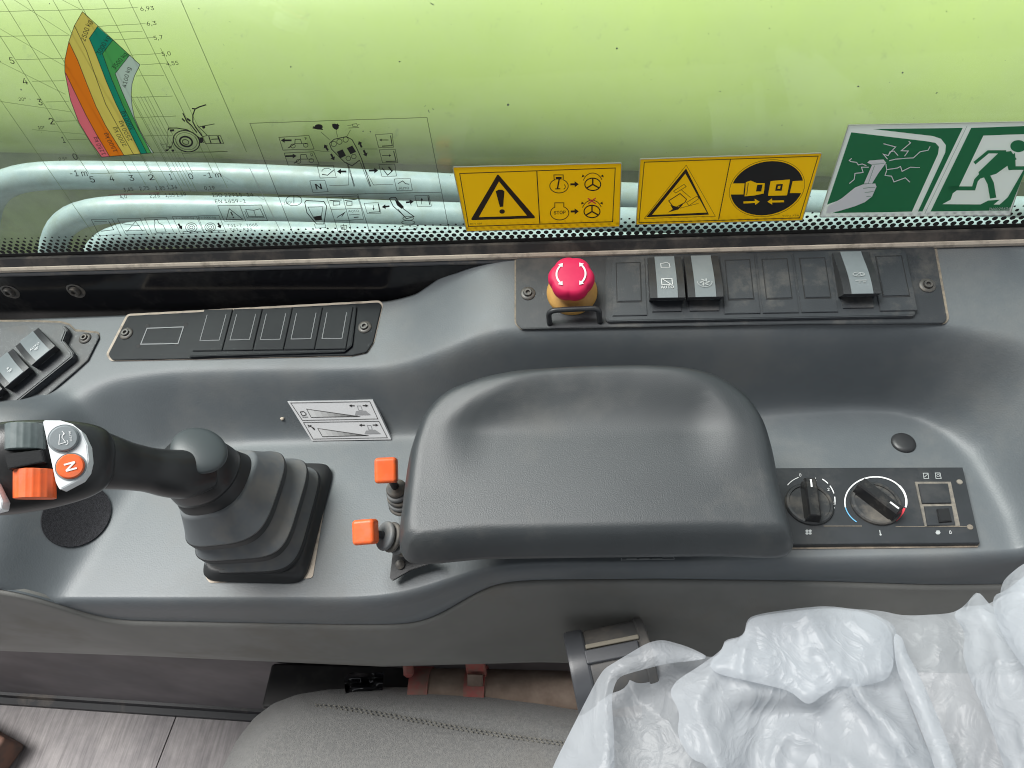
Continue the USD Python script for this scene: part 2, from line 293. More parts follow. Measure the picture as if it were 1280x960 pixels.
def smooth_path(pts, n=60, k=2.0):
    pts = np.asarray(pts, float); d = np.r_[0, np.cumsum(np.linalg.norm(np.diff(pts, axis=0), axis=1))]; t = np.linspace(0, d[-1], n)
    p = np.stack([np.interp(t, d, pts[:, i]) for i in range(pts.shape[1])], -1)
    return np.stack([gaussian_filter(p[:, i], k, mode='nearest') for i in range(p.shape[1])], -1)
def lathe(pl, c, prof, n=40):
    """Turned about the plane's normal at local (u, v); prof = [(radius, height)]."""
    t = np.linspace(0, 2 * np.pi, n, endpoint=False); rs = [np.stack([c[0] + r * np.cos(t), c[1] + r * np.sin(t), np.full(n, h)], -1) for r, h in prof]
    return pl.mesh(rings_mesh(rs))
def rbox(size, r, m=None, seg=10):
    s = [m3.Manifold.sphere(r, seg * 2).translate([(size[0] / 2 - r) * a, (size[1] / 2 - r) * b, (size[2] / 2 - r) * c]) for a in (-1, 1) for b in (-1, 1) for c in (-1, 1)]
    t = trimesh.Trimesh(*meshkit.arrays(m3.Manifold.batch_hull(s))[:2], process=False)
    if m is not None: t.apply_transform(m)
    return t
def basis(o, x, y=None, z=None):
    m = np.eye(4); x = nz(x)
    if z is not None: z = nz(np.array(z) - x * (x @ np.array(z))); y = np.cross(z, x)
    else: y = nz(np.array(y) - x * (x @ np.array(y))); z = np.cross(x, y)
    m[:3, 0], m[:3, 1], m[:3, 2], m[:3, 3] = x, y, z, o; return m
def boxw(x0, x1, y0, y1, z0, z1): return trimesh.creation.box(bounds=[(x0, y0, z0), (x1, y1, z1)])
def profile_x(prof, x0, x1, nx=2):
    """A (y, z) outline carried along x."""
    return rings_mesh([np.array([(x, y, z) for y, z in prof]) for x in np.linspace(x0, x1, nx)])
sstep = lambda t: np.clip(t, 0, 1) ** 2 * (3 - 2 * np.clip(t, 0, 1))

# ------------------------------------------------------------------ the console's shape
TRAY = 0.485
def z_ledge(x, y):
    s = sstep((x + 0.19) / 0.125)
    return 0.034 * sstep((-0.40 - x) / 0.09) * sstep((0.365 - y) / 0.05) + (0.540 + (y - 0.381) * 0.19) * (1 - s) + (0.572 + (y - 0.390) * 0.274) * s
PL = Plane((-0.30, 0.381, 0.540), (0, -0.19, 1)); PR = Plane((0.10, 0.390, 0.572), (0, -0.274, 1)); PT = Plane((0.2, 0.3, TRAY), (0, 0, 1))
tray_px = np.array([(60, 800), (88, 745), (140, 668), (190, 592), (222, 566), (300, 557), (420, 553), (480, 547), (560, 545), (700, 540), (860, 528), (985, 514), (1060, 507), (1110, 508), (1150, 520), (1180, 540), (1205, 570), (1235, 615), (1255, 650), (1268, 690), (1278, 800)])
tray = Polygon(PZ(tray_px[:, 0], tray_px[:, 1], TRAY)[:, :2])
lip_px = np.array([(-70, 900), (-40, 780), (-8, 670), (18, 580), (45, 522), (85, 492), (140, 472), (220, 464), (330, 462), (440, 462), (480, 460), (515, 452), (560, 437), (590, 424), (630, 414), (700, 411), (830, 410), (1000, 408), (1180, 412), (1270, 424), (1320, 440), (1355, 490), (1380, 600), (1400, 900)])
def on_ledge(px, py):
    p = PZ(px, py, 0.55)
    for _ in range(40): p = PZ(px, py, z_ledge(p[..., 0], p[..., 1]))
    return p
lipw = on_ledge(lip_px[:, 0], lip_px[:, 1])[:, :2]
ledge = Polygon([*lipw, (0.9, lipw[-1][1]), (0.9, 0.7), (-1.2, 0.7), (-1.2, lipw[0][1])])
gx = np.linspace(-0.82, 0.56, 461); gy = np.linspace(0.10, 0.52, 181)
GX, GY = np.meshgrid(gx, gy, indexing='ij'); P2 = shapely.points(np.stack([GX.ravel(), GY.ravel()], -1))
d_t = shapely.distance(tray, P2).reshape(GX.shape); d_l = shapely.distance(ledge, P2).reshape(GX.shape)
T = d_t / np.maximum(d_t + d_l, 1e-9)
Tm = np.clip(T, 0, 1); shape = np.where(Tm < 0.3, Tm ** 2 / 0.51, np.where(Tm > 0.85, 1 - (1 - Tm) ** 2 / 0.2550, 0))
a0, a1 = 0.3 ** 2 / 0.51, 1 - 0.15 ** 2 / 0.255
shape = np.where((Tm >= 0.3) & (Tm <= 0.85), a0 + (a1 - a0) * (Tm - 0.3) / 0.55, shape)
ZC = TRAY + (z_ledge(GX, GY) - TRAY) * shape
ZC = gaussian_filter(ZC, 1.5)
zc = RegularGridInterpolator((gx, gy), ZC, bounds_error=False, fill_value=None)
def on_console(px, py):
    """Where the sight lines through these pixels meet the console."""
    px, py = np.atleast_1d(np.asarray(px, float)), np.atleast_1d(np.asarray(py, float)); r = ray(px, py)
    lo = (0.66 - 1) / r[:, 2]; hi = (0.40 - 1) / r[:, 2]; ts = np.linspace(0, 1, 160)
    tt = lo[:, None] + (hi - lo)[:, None] * ts; p = CAM + r[:, None] * tt[..., None]
    below = p[..., 2] < zc(p[..., :2]); k = np.maximum(below.argmax(1), 1); i = np.arange(len(k)); a, b = tt[i, k - 1], tt[i, k]
    for _ in range(20):
        m = (a + b) / 2; q = CAM + r * m[:, None]; bl = q[:, 2] < zc(q[:, :2]); b = np.where(bl, m, b); a = np.where(bl, a, m)
    return CAM + r * b[:, None]
def n_console(p):
    e = 0.002; p = np.asarray(p); dx = (zc(p[:, :2] + (e, 0)) - zc(p[:, :2] - (e, 0))) / (2 * e); dy = (zc(p[:, :2] + (0, e)) - zc(p[:, :2] - (0, e))) / (2 * e)
    n = np.stack([-dx, -dy, np.ones_like(dx)], -1); return n / np.linalg.norm(n, axis=1, keepdims=True)

back_px = np.array([(-160, 408), (0, 400), (155, 394), (320, 385), (479, 377), (521, 367), (540, 354), (554, 344), (569, 341), (590, 333), (627, 325), (645, 319), (800, 314), (1000, 309), (1170, 306), (1280, 303), (1420, 298)])
bw = on_ledge(back_px[:, 0], back_px[:, 1]); back_y = lambda x: np.interp(x, bw[:, 0], bw[:, 1])
fr_px = np.array([(-200, 745), (90, 745), (300, 745), (480, 745), (540, 730), (600, 706), (650, 701), (830, 700), (1000, 695), (1200, 690), (1265, 684), (1420, 684)])
fw = PZ(fr_px[:, 0], fr_px[:, 1], TRAY); fx = np.linspace(-0.8, 0.55, 400)
fyv = gaussian_filter(np.interp(fx, fw[:, 0], fw[:, 1]), 6); front_y = lambda x: np.interp(x, fx, fyv)
ln_px = np.array([(-200, 722), (0, 735), (50, 746), (80, 757), (110, 768), (150, 775), (300, 778), (480, 779), (520, 777), (550, 765), (575, 750), (600, 737), (620, 729), (650, 726), (830, 723), (1030, 726), (1230, 730), (1420, 733)])
yl = front_y(fx) - 0.006
ln = PY(ln_px[:, 0], ln_px[:, 1], np.interp(np.interp(ln_px[:, 0], [-200, 1420], [-.7, .5]), fx, yl))
ln = PY(ln_px[:, 0], ln_px[:, 1], np.interp(ln[:, 0], fx, yl)); zlv = gaussian_filter(np.interp(fx, ln[:, 0], ln[:, 2]), 3); line_z = lambda x: np.interp(x, fx, zlv)

xs = np.linspace(-0.78, 0.50, 330)
rows = []
yb = back_y(xs); yf = front_y(xs)
rows.append(np.stack([xs, yb + 0.001, zc(np.stack([xs, yb], -1)) - 0.03], -1))
for v in np.linspace(0, 1, 120):
    y = yb + (yf - yb) * v; z = zc(np.stack([xs, y], -1)); rows.append(np.stack([xs, y, z], -1))
zf = rows[-1][:, 2]; lz = line_z(xs); drop = np.maximum(zf - lz, 0.004)
for q in np.linspace(0.08, 1, 12):                     # rolls over the front edge down to the parting line
    rad = np.minimum(drop, 0.016); a = q * math.pi / 2
    rows.append(np.stack([xs, yf - 0.006 * np.sin(a), zf - rad * (1 - np.cos(a))], -1))
zr = zf - np.minimum(drop, 0.016)
for q in (0.5, 1.0): rows.append(np.stack([xs, yf - 0.006 - 0.0 * xs, zr + (lz - zr) * q], -1))
rows.append(np.stack([xs, yf - 0.002, lz - 0.004], -1))
def grid_mesh(rows, flip=False):
    n = len(rows[0]); v = np.vstack(rows); i = np.arange(n - 1); f = []
    for k in range(len(rows) - 1):
        a, b = k * n, (k + 1) * n; f += [np.stack([a + i, b + i, b + i + 1], 1), np.stack([a + i, b + i + 1, a + i + 1], 1)]
    f = np.vstack(f); return trimesh.Trimesh(v, f[:, ::-1] if flip else f, process=False)
console = thing('side_console', 'wide moulded grey plastic side console below the window', 'console')
obj('upper_moulding', grid_mesh(rows), M_console, console, smooth=True)
zb = 0.306 + 0 * xs; yb2 = np.interp(xs, [-.45, -.2, -.05, .5], [.209, .207, .216, .220]); srows = []
top_y = yf - 0.0035
for q, (yy_, zz_) in enumerate([(0.006, -0.003), (0.0015, -0.0012), (-0.001, -0.0022), (-0.0016, -0.005)]): srows.append(np.stack([xs, top_y - 0.004 + yy_, lz + zz_], -1))
for q in np.linspace(0.04, 1, 24): srows.append(np.stack([xs, (top_y - 0.0056) + (yb2 - top_y + 0.0056) * q - 0.006 * np.sin(q * math.pi), (lz - 0.005) + (zb - lz + 0.005) * q], -1))
srows.append(np.stack([xs, yb2 + 0.004, zb - 0.0025], -1)); srows.append(np.stack([xs, yb2 + 0.03, zb - 0.002], -1)); srows.append(np.stack([xs, yb2 + 0.05, zb + 0.02], -1))
obj('lower_skirt', grid_mesh(srows), M_skirt, console, smooth=True)

# ------------------------------------------------------------------ the setting: floor, lower wall, window, yard
floor = UsdGeom.Xform.Define(stage, path_for('floor')); tag(floor, kind='structure')
sa, sb = PZ(228, 875, -0.1)[:2], PZ(195, 960, -0.1)[:2]; sd = (sa - sb) / np.linalg.norm(sa - sb); s0, s1 = sa - sd * 1.2, sa + sd * .25
for pl_ in ([s0 - (.001, 0), s1 - (.001, 0), (-1.3, s1[1]), (-1.3, s0[1])], [s1 + (.001, 0), s0 + (.001, 0), (.9, s0[1]), (.9, s1[1])]):
    e_ = trimesh.creation.extrude_polygon(Polygon(pl_).buffer(0), .03, engine='earcut'); e_.apply_translation((0, 0, -.13)); obj('plank', e_, M_floor, floor)
fj = PZ(np.array([228, 205, 195]), np.array([875, 930, 980]), -0.0985)
wl = lambda px, py: PZ(px, py, -0.1)
w0, w1 = wl(0, 868), wl(300, 888); wd = nz(w1 - w0); wn = np.array([wd[1], -wd[0], 0])
lw = []
a = w0 - wd * 0.5; b = w0 + wd * 1.12
obj('lower_wall', trimesh.Trimesh(*(lambda p: (p, np.array([[0, 1, 2], [0, 2, 3]])))(np.array([a, b, b + (0, 0, .398), a + (0, 0, .398)])), process=False), M_wall, kind='structure')
trim = thing('floor_trim', 'dusty black rubber trim strip along the foot of the lower wall', 'trim')
pts = [a - wn * -0.004 + (0, 0, 0.004), b - wn * -0.004 + (0, 0, 0.004)]
pr = [(0, 0), (0.015, 0), (0.014, 0.006), (0.006, 0.009), (0.004, 0.016), (0, 0.017)]
obj('strip', rings_mesh([np.array([p + wn * y + (0, 0, z) for y, z in pr]) for p in (a, b)]), mat('trim_rubber', (0.018, 0.018, 0.02), 0.5, dust=(0.24, 0.2, 0.165), dscale=14, dlo=.55, dhi=.75, damt=.7), trim)
cabin = lambda n, m_: obj(n, m_, mat(n + '_lining', (0.06, 0.06, 0.06), 0.9), kind='structure')
cabin('cab_roof', boxw(-0.9, 1.3, -1.2, 0.02, 1.55, 1.61))
cabin('cab_rear_wall', boxw(-1.5, 1.3, -1.2, -1.15, -0.13, 0.80))
obj('ground', boxw(-30, 30, -30, 60, -1.25, -1.2), M_ground, kind='structure')

YW = 0.470
WIN = Plane((0, YW - 0.0031, 0.6), (0, -1, 0))
win = thing('side_window', 'tinted cab window with a dotted black border along its lower edge', 'window')
obj('pane', boxw(-1.6, 1.3, YW - 0.003, YW + 0.002, 0.590, 1.25), M_glass, win)
dots = []
rad = [0.00228, 0.0021, 0.0018, 0.0014, 0.0009]; c10 = sup(12)
for r_, rr in enumerate(rad):
    z = 0.6075 + r_ * 0.0037
    for x in np.arange(-0.98, 0.62, 0.0064):
        x += 0.0032 * (r_ % 2); k = len(dots)
        v = np.stack([x + rr * c10[:, 0], np.full(12, YW - 0.0034), z + rr * c10[:, 1] * 0.92], -1)
        dots.append(trimesh.Trimesh(np.vstack([v, v.mean(0)]), [(12, i, (i + 1) % 12) for i in range(12)], process=False))
obj('border_dots', join(dots), M_ink, win, kind='stuff')
obj('border_band', boxw(-1.6, 1.3, YW - 0.0036, YW - 0.0031, 0.588, 0.6055), M_ink, win)
spk = []
for k in range(420):
    x, z = RNG.uniform(-.95, .62), .63 + .42 * RNG.beta(.9, 1.5); r_ = RNG.choice([.0003, .00045, .0007, .001], p=[.5, .3, .15, .05]); a = RNG.uniform(0, 3.14); e_ = RNG.uniform(.35, 1); t = np.linspace(0, 2 * np.pi, 7, endpoint=False)
    px_, pz_ = r_ * np.cos(t) * (2.2 if e_ < .5 else 1), r_ * np.sin(t) * e_; v = np.stack([x + px_ * math.cos(a) - pz_ * math.sin(a), np.full(7, YW + .0027), z + px_ * math.sin(a) + pz_ * math.cos(a)], -1)
    spk.append(trimesh.Trimesh(np.vstack([v, v.mean(0)]), [(7, i, (i + 1) % 7) for i in range(7)], process=False))
obj('dirt_specks', join(spk), mat('dirt_speck', (0.07, 0.09, 0.04), .9), win, kind='stuff')
sill = thing('window_sill', 'black rubber window sill with a tan line of dust on it', 'window sill')
SZ = 0.5965
obj('rubber', profile_x([(0.4665, SZ + .003), (0.4655, SZ + 0.006), (0.462, SZ + 0.0065), (0.459, SZ), (0.458, SZ - 0.006), (0.459, SZ - 0.03), (0.4665, SZ - 0.03)], -1.3, 0.9), mat('sill_rubber', (0.022, 0.02, 0.02), 0.6, dust=(0.12, 0.10, 0.085), dscale=40, dlo=.45, dhi=.7, damt=.8), sill)
obj('dust_strip', profile_x([(0.4615, SZ - 0.0004), (0.4577, SZ - 0.0002), (0.4564, SZ - 0.0020), (0.4568, SZ - 0.0048), (0.4615, SZ - 0.005)], -1.3, 0.9), M_pale_dust, sill)
obj('lower_bead', profile_x([(0.4625, SZ - 0.0055), (0.4570, SZ - 0.0055), (0.4560, SZ - 0.0075), (0.4575, SZ - 0.0105), (0.4625, SZ - 0.0105)], -1.3, 0.9), mat('sill_bead', (0.06, 0.062, 0.066), 0.5, dust=TAN, dscale=60, damt=.5), sill)
panel = thing('steel_panel', 'black glossy steel panel behind the left half of the console', 'panel')
PB = Plane((-0.4, 0.4570, 0.56), (0, -1, 0.12))
obj('sheet', boxw(-1.3, -0.035, 0.457, 0.4585, 0.45, SZ - 0.0105), M_gloss, panel)
for bx, by in ((13, 363), (95, 362)):
    c = PB.px(bx, by)
    bt = obj('bolt', lathe(PB, c, [(0.0042, 0), (0.0046, 0.004), (0.004, 0.0052), (0.0022, 0.0052), (0.0020, 0.003)], 20), M_screw, panel, smooth=40)
    obj('washer', lathe(PB, c, [(0.0085, 0), (0.0088, 0.0008), (0.008, 0.0016), (0.0062, 0.002), (0.0058, 0.0014)], 28), M_screw, bt, smooth=40)

# boom, chassis and pipes outside
def boom_mesh():
    r = 0.085; prof = []
    y0, zt, zbm = 1.0, 0.0, -0.262
    prof += [(1.46, 0.0), (1.16, 0.0), (1.148, -0.003), (1.136, -0.010)]
    for k in np.linspace(0.06, 1, 30): prof.append(tuple(np.array((1.136, -0.010)) * (1 - k) ** 3 + 3 * np.array((1.012, -0.105)) * k * (1 - k) ** 2 + 3 * np.array((0.955, -0.258)) * k * k * (1 - k) + np.array((1.065, -0.258)) * k ** 3))
    prof += [(1.46, -0.258)]
    out = []
    for x, z in ((-2.6, 0.735), (2.6, 0.310)): out.append(np.array([(x, y, z + q) for y, q in prof]))
    return rings_mesh([out[0] * (1 - t) + out[1] * t for t in np.linspace(0, 1, 12)])
boom = thing('lime_boom', 'big lime green boom lying behind the window', 'boom')
obj('boom_section', boom_mesh(), M_lime, boom, smooth=50)
chs = thing('green_chassis', 'green machine frame in shade below the boom, behind the pipes', 'chassis')
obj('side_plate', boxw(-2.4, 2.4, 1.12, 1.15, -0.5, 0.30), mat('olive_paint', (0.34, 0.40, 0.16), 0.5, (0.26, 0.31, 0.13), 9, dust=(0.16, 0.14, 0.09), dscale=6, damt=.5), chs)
for (x0, x1, y0, y1) in ((130, 200, 240, 252),):
    g = rpoly([(x0, y1), (x0 + 6, y0 + 3), (x1, y0), (x1 - 4, y1 - 3)], 1)
    obj('rust_patch', flat(Plane((0, 1.1195, 0), (0, -1, 0)), g, 0.0005), M_rust, chs)
def pipe(name, label, pts, r, Y):
    w = np.array([PY(x, y, Y + dy) for x, y, dy in pts])
    t = thing(name, label, 'pipe', 'pale pipes behind the window')
    obj('tube', tube(smooth_path(w, 90, 3.2), r, 20), M_pipe, t, smooth=True)
pipe('hydraulic_pipe', 'upper pale metal pipe outside the window, bent down at the far left', [(-22, 330, 0), (-20, 262, 0), (-18, 219, 0), (60, 218, 0), (300, 222, 0), (560, 235, 0), (790, 247, 0), (1040, 257, 0), (1340, 266, 0)], 0.0205, 0.86)
pipe('hydraulic_pipe', 'middle pale metal pipe outside the window, bent down beside the left pipe', [(62, 420, 0), (64, 320, 0), (66, 262, 0), (140, 260, 0), (300, 262, 0), (560, 270, 0), (790, 277, 0), (1100, 286, 0), (1340, 292, 0)], 0.0190, 0.80)
pipe('hydraulic_pipe', 'lowest pale metal pipe outside the window, nearest its dotted border', [(112, 420, 0), (113, 340, 0), (115, 292, 0), (190, 291, 0), (330, 293, 0), (560, 300, 0), (790, 308, 0), (1340, 322, 0)], 0.0185, 0.75)
yb_ = thing('far_yard_kerb', 'dark grey strip beyond the top edge of the boom at upper right', 'kerb')
obj('slab', boxw(-3, 6, 2.3, 2.8, -1.2, -0.9), mat('kerb_grey', (0.13, 0.14, 0.145), 0.85, (0.07, 0.075, 0.08), 5), yb_)

# ------------------------------------------------------------------ print on the window
H = -0.0000
def prints(parent, name, geoms, m, h=0.0004, pl=None): return obj(name, flat(pl or WIN, geoms, h), m, parent)
chart = thing('load_chart_decal', 'coloured load chart decal with kg zones printed on the left of the window', 'decal')
Lc = {'o': [(103, 14.5), (93, 32), (86, 52), (81, 75), (81, 90), (84, 105), (88, 125), (98.5, 153), (113, 177), (127, 196.5)],
      'a': [(82, 91), (91, 110), (107, 143), (120, 167), (137, 195.6)], 'b': [(86, 52), (97, 75), (109, 106), (120, 133), (132, 157), (155, 194.2)],
      'c': [(93, 32), (108, 63), (121, 100), (132, 130), (150, 163), (167, 193.2)], 'd': [(122, 33), (111.5, 48), (120, 68), (133, 102), (145, 130), (160, 160), (176, 192.5)],
      'e': [(141, 50), (128, 67), (140, 100), (155, 135), (184, 192)], 'f': [(162, 69), (144, 92), (152, 113), (165, 143), (175, 165), (189, 191.3)],
      'r': [(175, 81), (168, 95), (165, 105), (164, 118), (165, 132), (168, 147), (175, 163), (183, 178), (192, 191)]}
Z = [('zone_pink', Lc['a'] + Lc['o'][:3:-1], M_pink), ('zone_orange', Lc['b'] + Lc['a'][::-1] + [(81, 90), (81, 75)], M_zorange), ('zone_yellow', Lc['c'] + Lc['b'][::-1], M_zyellow),
     ('zone_yellow', [(103, 14.5)] + Lc['d'] + Lc['c'][::-1], M_zyellow), ('zone_teal', [(122, 33)] + Lc['e'] + Lc['d'][::-1], M_zteal),
     ('zone_green', [(141, 50)] + Lc['f'] + Lc['e'][::-1], M_zgreen), ('zone_grey', [(162, 69)] + Lc['r'] + Lc['f'][::-1], M_zgrey)]
for n_, pts, m_ in Z: prints(chart, n_, Polygon(pts).buffer(0), m_, 0.0003)
prints(chart, 'zone_outline', [L(p, 0.7) for p in Lc.values()] + [L([(103, 14.5), (175, 81)], 0.7), L([(127, 196.5), (192, 191)], 0.7)], M_ink, 0.0006)
VP = (745., 1200.)
def vert(x0, ya, yb, w=0.55): f = lambda y: (x0 + (VP[0] - x0) * y / VP[1], y); return L([f(ya), f(yb)], w)
grid = [vert(-29 + 31.7 * k, -30, 217) for k in range(7)] + [vert(x, 120, 232 + 8 * (i % 2), 0.4) for i, x in enumerate((48, 68, 84, 100, 107, 112, 117, 122))] + [vert(-86, -30, 290, .45), vert(226 - 0, -30, 190, 0.7), vert(172, 60, 235, .45)]
for p in ([(20, 74.5), (81, 73)], [(40, 101.5), (81, 101)], [(57, 127.5), (86, 127)], [(70, 151.5), (99, 151)], [(85, 174.5), (110, 174)], [(100, 196), (127, 196.4)], [(-5, 14.5), (103, 12)], [(103, 12), (172, 9.5)], [(-5, 45.5), (86, 44)], [(122, 33), (182, 29.5)], [(130, 41), (178, 39)], [(140, 50), (192, 47)], [(162, 69), (201, 67)], [(176, 81), (207, 79)], [(170, 95), (205, 94)], [(165, 122), (216, 120)], [(169, 147), (220, 145)], [(180, 170), (215, 169)], [(192, 191), (284, 189)], [(113, 217), (238, 213.5)], [(238, 213.5), (264, 212.5)]):
    grid.append(L(p, 0.5))
for p in ([(-5, 33), (90, 88)], [(18, 0), (90, 46)], [(78, 0), (103, 13)], [(-5, 75), (82, 118)], [(-5, 126), (90, 140)], [(40, 162), (108, 168)]): grid.append(L(p, 0.4))
prints(chart, 'grid_lines', grid, M_gridink, 0.0002)
num = []
for s, p0, p1, up in (('5', (13.5, 79.5), (19, 80), (-3, -8)), ('4', (29.5, 105.5), (35.5, 105.5), (-3, -8)), ('3', (48.5, 131.5), (54, 131.5), (-3, -8)), ('2', (63, 155.5), (69, 155.5), (-3, -8)), ('1', (79, 178.5), (82.5, 178.5), (-3, -7.5)), ('0', (92.5, 199.5), (98, 199.5), (-3, -7.5)), ('-1 m', (88.5, 220.5), (110, 220), (-2.5, -7.5)),
                      ('5', (113.5, 228), (119.5, 228), (-2.5, -7.5)), ('4', (138, 226.5), (143.5, 226.3), (-2.5, -7)), ('3', (162.5, 226), (168.5, 225.8), (-2.5, -7)), ('2', (187, 225.3), (193.5, 225), (-2.5, -7)), ('1', (213, 224.5), (216, 224.3), (-2.5, -7)), ('0', (237, 224), (242.5, 223.8), (-2.5, -7)), ('-1 m', (255, 222.5), (277, 221.5), (-2, -6.5))):
    num.append(text(WIN, s, p0, p1, up))
for t_ in num: obj('scale_number', t_, M_ink, chart)
small = []
for s, p0, p1, up in (('6,93', (176, 13.5), (193, 12.5), (-1.5, -5)), ('6,3', (184, 32), (196, 31), (-1.5, -5)), ('5,7', (193, 50), (204, 49), (-1.5, -5)), ('5,0', (203, 70), (214, 69), (-1.5, -5)), ('4,55', (208.5, 82), (223.5, 81), (-1.5, -5)), ('3,45', (155, 239.5), (167, 238.5), (-1.5, -4.5)), ('2,75', (175, 238), (187, 237), (-1.5, -4.5)), ('1,85', (195, 237.5), (207, 237), (-1.5, -4.5)), ('1,34', (209.5, 236.5), (222, 236), (-1.5, -4.5)), ('4,0', (150.5, 248), (159, 247.6), (-1.5, -4.5)), ('2,25', (187.5, 247), (200, 246.5), (-1.5, -4.5)), ('1,55', (207, 246.3), (218.5, 246), (-1.5, -4.5)), ('1,19', (221, 245.6), (233, 245), (-1.5, -4.5)), ('0,19', (256, 237.5), (269, 236.8), (-1.5, -4.5)), ('25°', (-8, 80), (2, 80), (-1, -4)), ('20°', (24, 126), (33, 126), (-1, -4)), ('10°', (48, 161.5), (56, 161.5), (-1, -4)), ('2.5°', (74, 201), (84, 200.5), (-1, -4))):
    small.append(text(WIN, s, p0, p1, up))
for t_ in small: obj('small_number', t_, M_ink, chart)
kg = []
for s, p0, p1, up in (('2500 kg', (106.5, 52), (115, 27), (-6, -2.5)), ('3000 kg', (125.5, 69), (138, 46.5), (-5.5, -2.5)), ('3500 kg', (144, 87), (159.5, 68), (-5, -2.8)), ('4100 kg', (157.5, 110), (163.5, 85), (-5.2, -1.8)), ('1250 kg', (132.5, 193), (120.5, 171), (-5, 1)), ('1500 kg', (147, 189), (133.5, 166), (-5, 1)), ('2000 kg', (158.5, 182), (145, 158.5), (-5, 1)), ('2500 kg', (165.5, 175.5), (152, 151), (-5, 1)), ('3000 kg', (168.5, 162), (155, 139), (-5, 1))):
    kg.append(text(WIN, s, p0, p1, up, 0.0007))
for t_ in kg: obj('zone_lettering', t_, M_ink, chart)
q = zp(190, 120, 9.6)
mach = [ring(233, 176.5, 17.5, 13.5, 1.3, 18), ring(233, 176.5, 14, 10.5, .5, 18), ring(232.5, 177, 9, 7, 2.1, 18), ring(232, 177.5, 4.5, 3.3, .9, 18),
        L(q((195, 410), (200, 385), (300, 385), (420, 405), (500, 450), (590, 520), (620, 560)), 1.2), L(q((215, 415), (265, 410)), 2.6), L(q((480, 150), (520, 155), (570, 130), (650, 105)), 1.6), L(q((515, 160), (490, 230), (490, 310), (520, 370), (600, 480)), 1.5), L(q((540, 350), (660, 470)), .8), L(q((370, 205), (420, 310), (470, 350), (540, 440)), 1.4), L(q((420, 270), (460, 300)), 2.2), L(q((360, 270), (395, 305)), 1.8),
        L(q((570, 370), (620, 360), (750, 335)), .9), ell(*q(620, 375), 2, 1.8), ell(*q(590, 530), 2.6, 3.6), L(q((600, 490), (640, 570), (860, 570), (820, 475), (660, 475)), .7, close=True), L(q((680, 480), (710, 570)), 1.2), L(q((710, 520), (800, 515)), 1), L(q((790, 480), (825, 570)), 1.8), L(q((255, 540), (230, 620), (180, 650)), .8), Polygon(q((175, 605), (235, 605), (215, 625))), ell(*q(180, 650), 1.6, 1.2), ell(*q(250, 655), 1.8, 1.4), L(q((95, 560), (160, 670)), .4), L(q((110, 580), (180, 575), (160, 670)), .4), L(q((190, 400), (185, 600)), .35), L(q((360, 690), (910, 665)), .4)]
prints(chart, 'machine_drawing', mach, M_ink, 0.0004)
iso = thing('standards_decal', 'faint decal with ISO and EN standard numbers and small tyre pictograms on the window', 'decal')
q = zp(100, 200, 5.333)
tx = [text(WIN, 'ISO 22915-14', q(885, 247), q(1158, 243), (-1.4, -4.6)), text(WIN, 'EN 1459-1', q(905, 288), q(1108, 284), (-1.4, -4.4)), text(WIN, 'T41-7 · 1665', q(985, 446), q(1185, 441), (-1, -3.4)), text(WIN, 'T41 · K33', q(1000, 474), q(1150, 470), (-1, -3.4))]
tx += [text(WIN, '1 = 2000 kg', q(640, 394), q(760, 391), (-.6, -2.2)), text(WIN, '2 = 2000 kg', q(790, 391), q(905, 388), (-.6, -2.2))]
for t_ in tx: obj('lettering', t_, M_ink, iso)
lines = [L(q((918, 305), (1210, 300), (1250, 405), (962, 408)), .6, close=True), L(q((1065, 303), (1105, 407)), .6), L(q((995, 325), (1085, 395), (975, 400)), .8, close=True), L(q((1005, 345), (1018, 370)), 1.6), ell(*q(1022, 382), .9, .9), L(q((1105, 330), (1125, 378), (1225, 376), (1200, 325), (1160, 335), (1105, 330)), .7), L(q((1158, 335), (1172, 376)), .6), L(q((1098, 340), (1115, 386), (1232, 382)), .6),
         L(q((75, 398), (215, 393), (270, 497), (130, 503)), .5, close=True), L(q((250, 392), (400, 388), (450, 493), (305, 498)), .5, close=True), L(q((430, 387), (575, 383), (630, 488), (480, 493)), .5, close=True), L(q((615, 378), (775, 374), (825, 485), (670, 490)), .5, close=True), L(q((785, 373), (925, 369), (975, 482), (830, 486)), .5, close=True),
         L(q((95, 410), (180, 412)), .6), L(q((190, 405), (225, 465), (140, 475)), .7), L(q((280, 425), (400, 440)), .6), L(q((300, 470), (430, 470)), .6), L(q((310, 480), (370, 410), (420, 475)), .6), L(q((500, 420), (495, 400), (515, 397), (525, 420), (555, 435), (575, 480), (510, 482), (495, 440)), .7, close=True),
         arrow(*q(655, 425), *q(680, 462), 2.4, 4, 3), arrow(*q(920, 420), *q(938, 456), 2.4, 4, 3), L(q((685, 478), (810, 478)), .7), L(q((840, 472), (960, 472)), .7)] + [ring(*q(742, 450), r, r * .82, .7) for r in (2.5, 4.8, 7.5)] + [ring(*q(868, 448), r, r * .82, .7) for r in (2.3, 4.6, 7)]
prints(iso, 'pictograms', lines, M_ink, 0.0004)
prints(iso, 'border_lines', [L([(118, 291), (128, 301), (350, 296)], .5), L([(312, 210), (352, 292)], .5), L([(270, 215), (330, 250)], .3)], M_greyprint, 0.0003)
ctl = thing('control_diagram_decal', 'thin black diagram of the joystick functions printed on the window', 'decal')
q = zp(290, 130, 4.267)
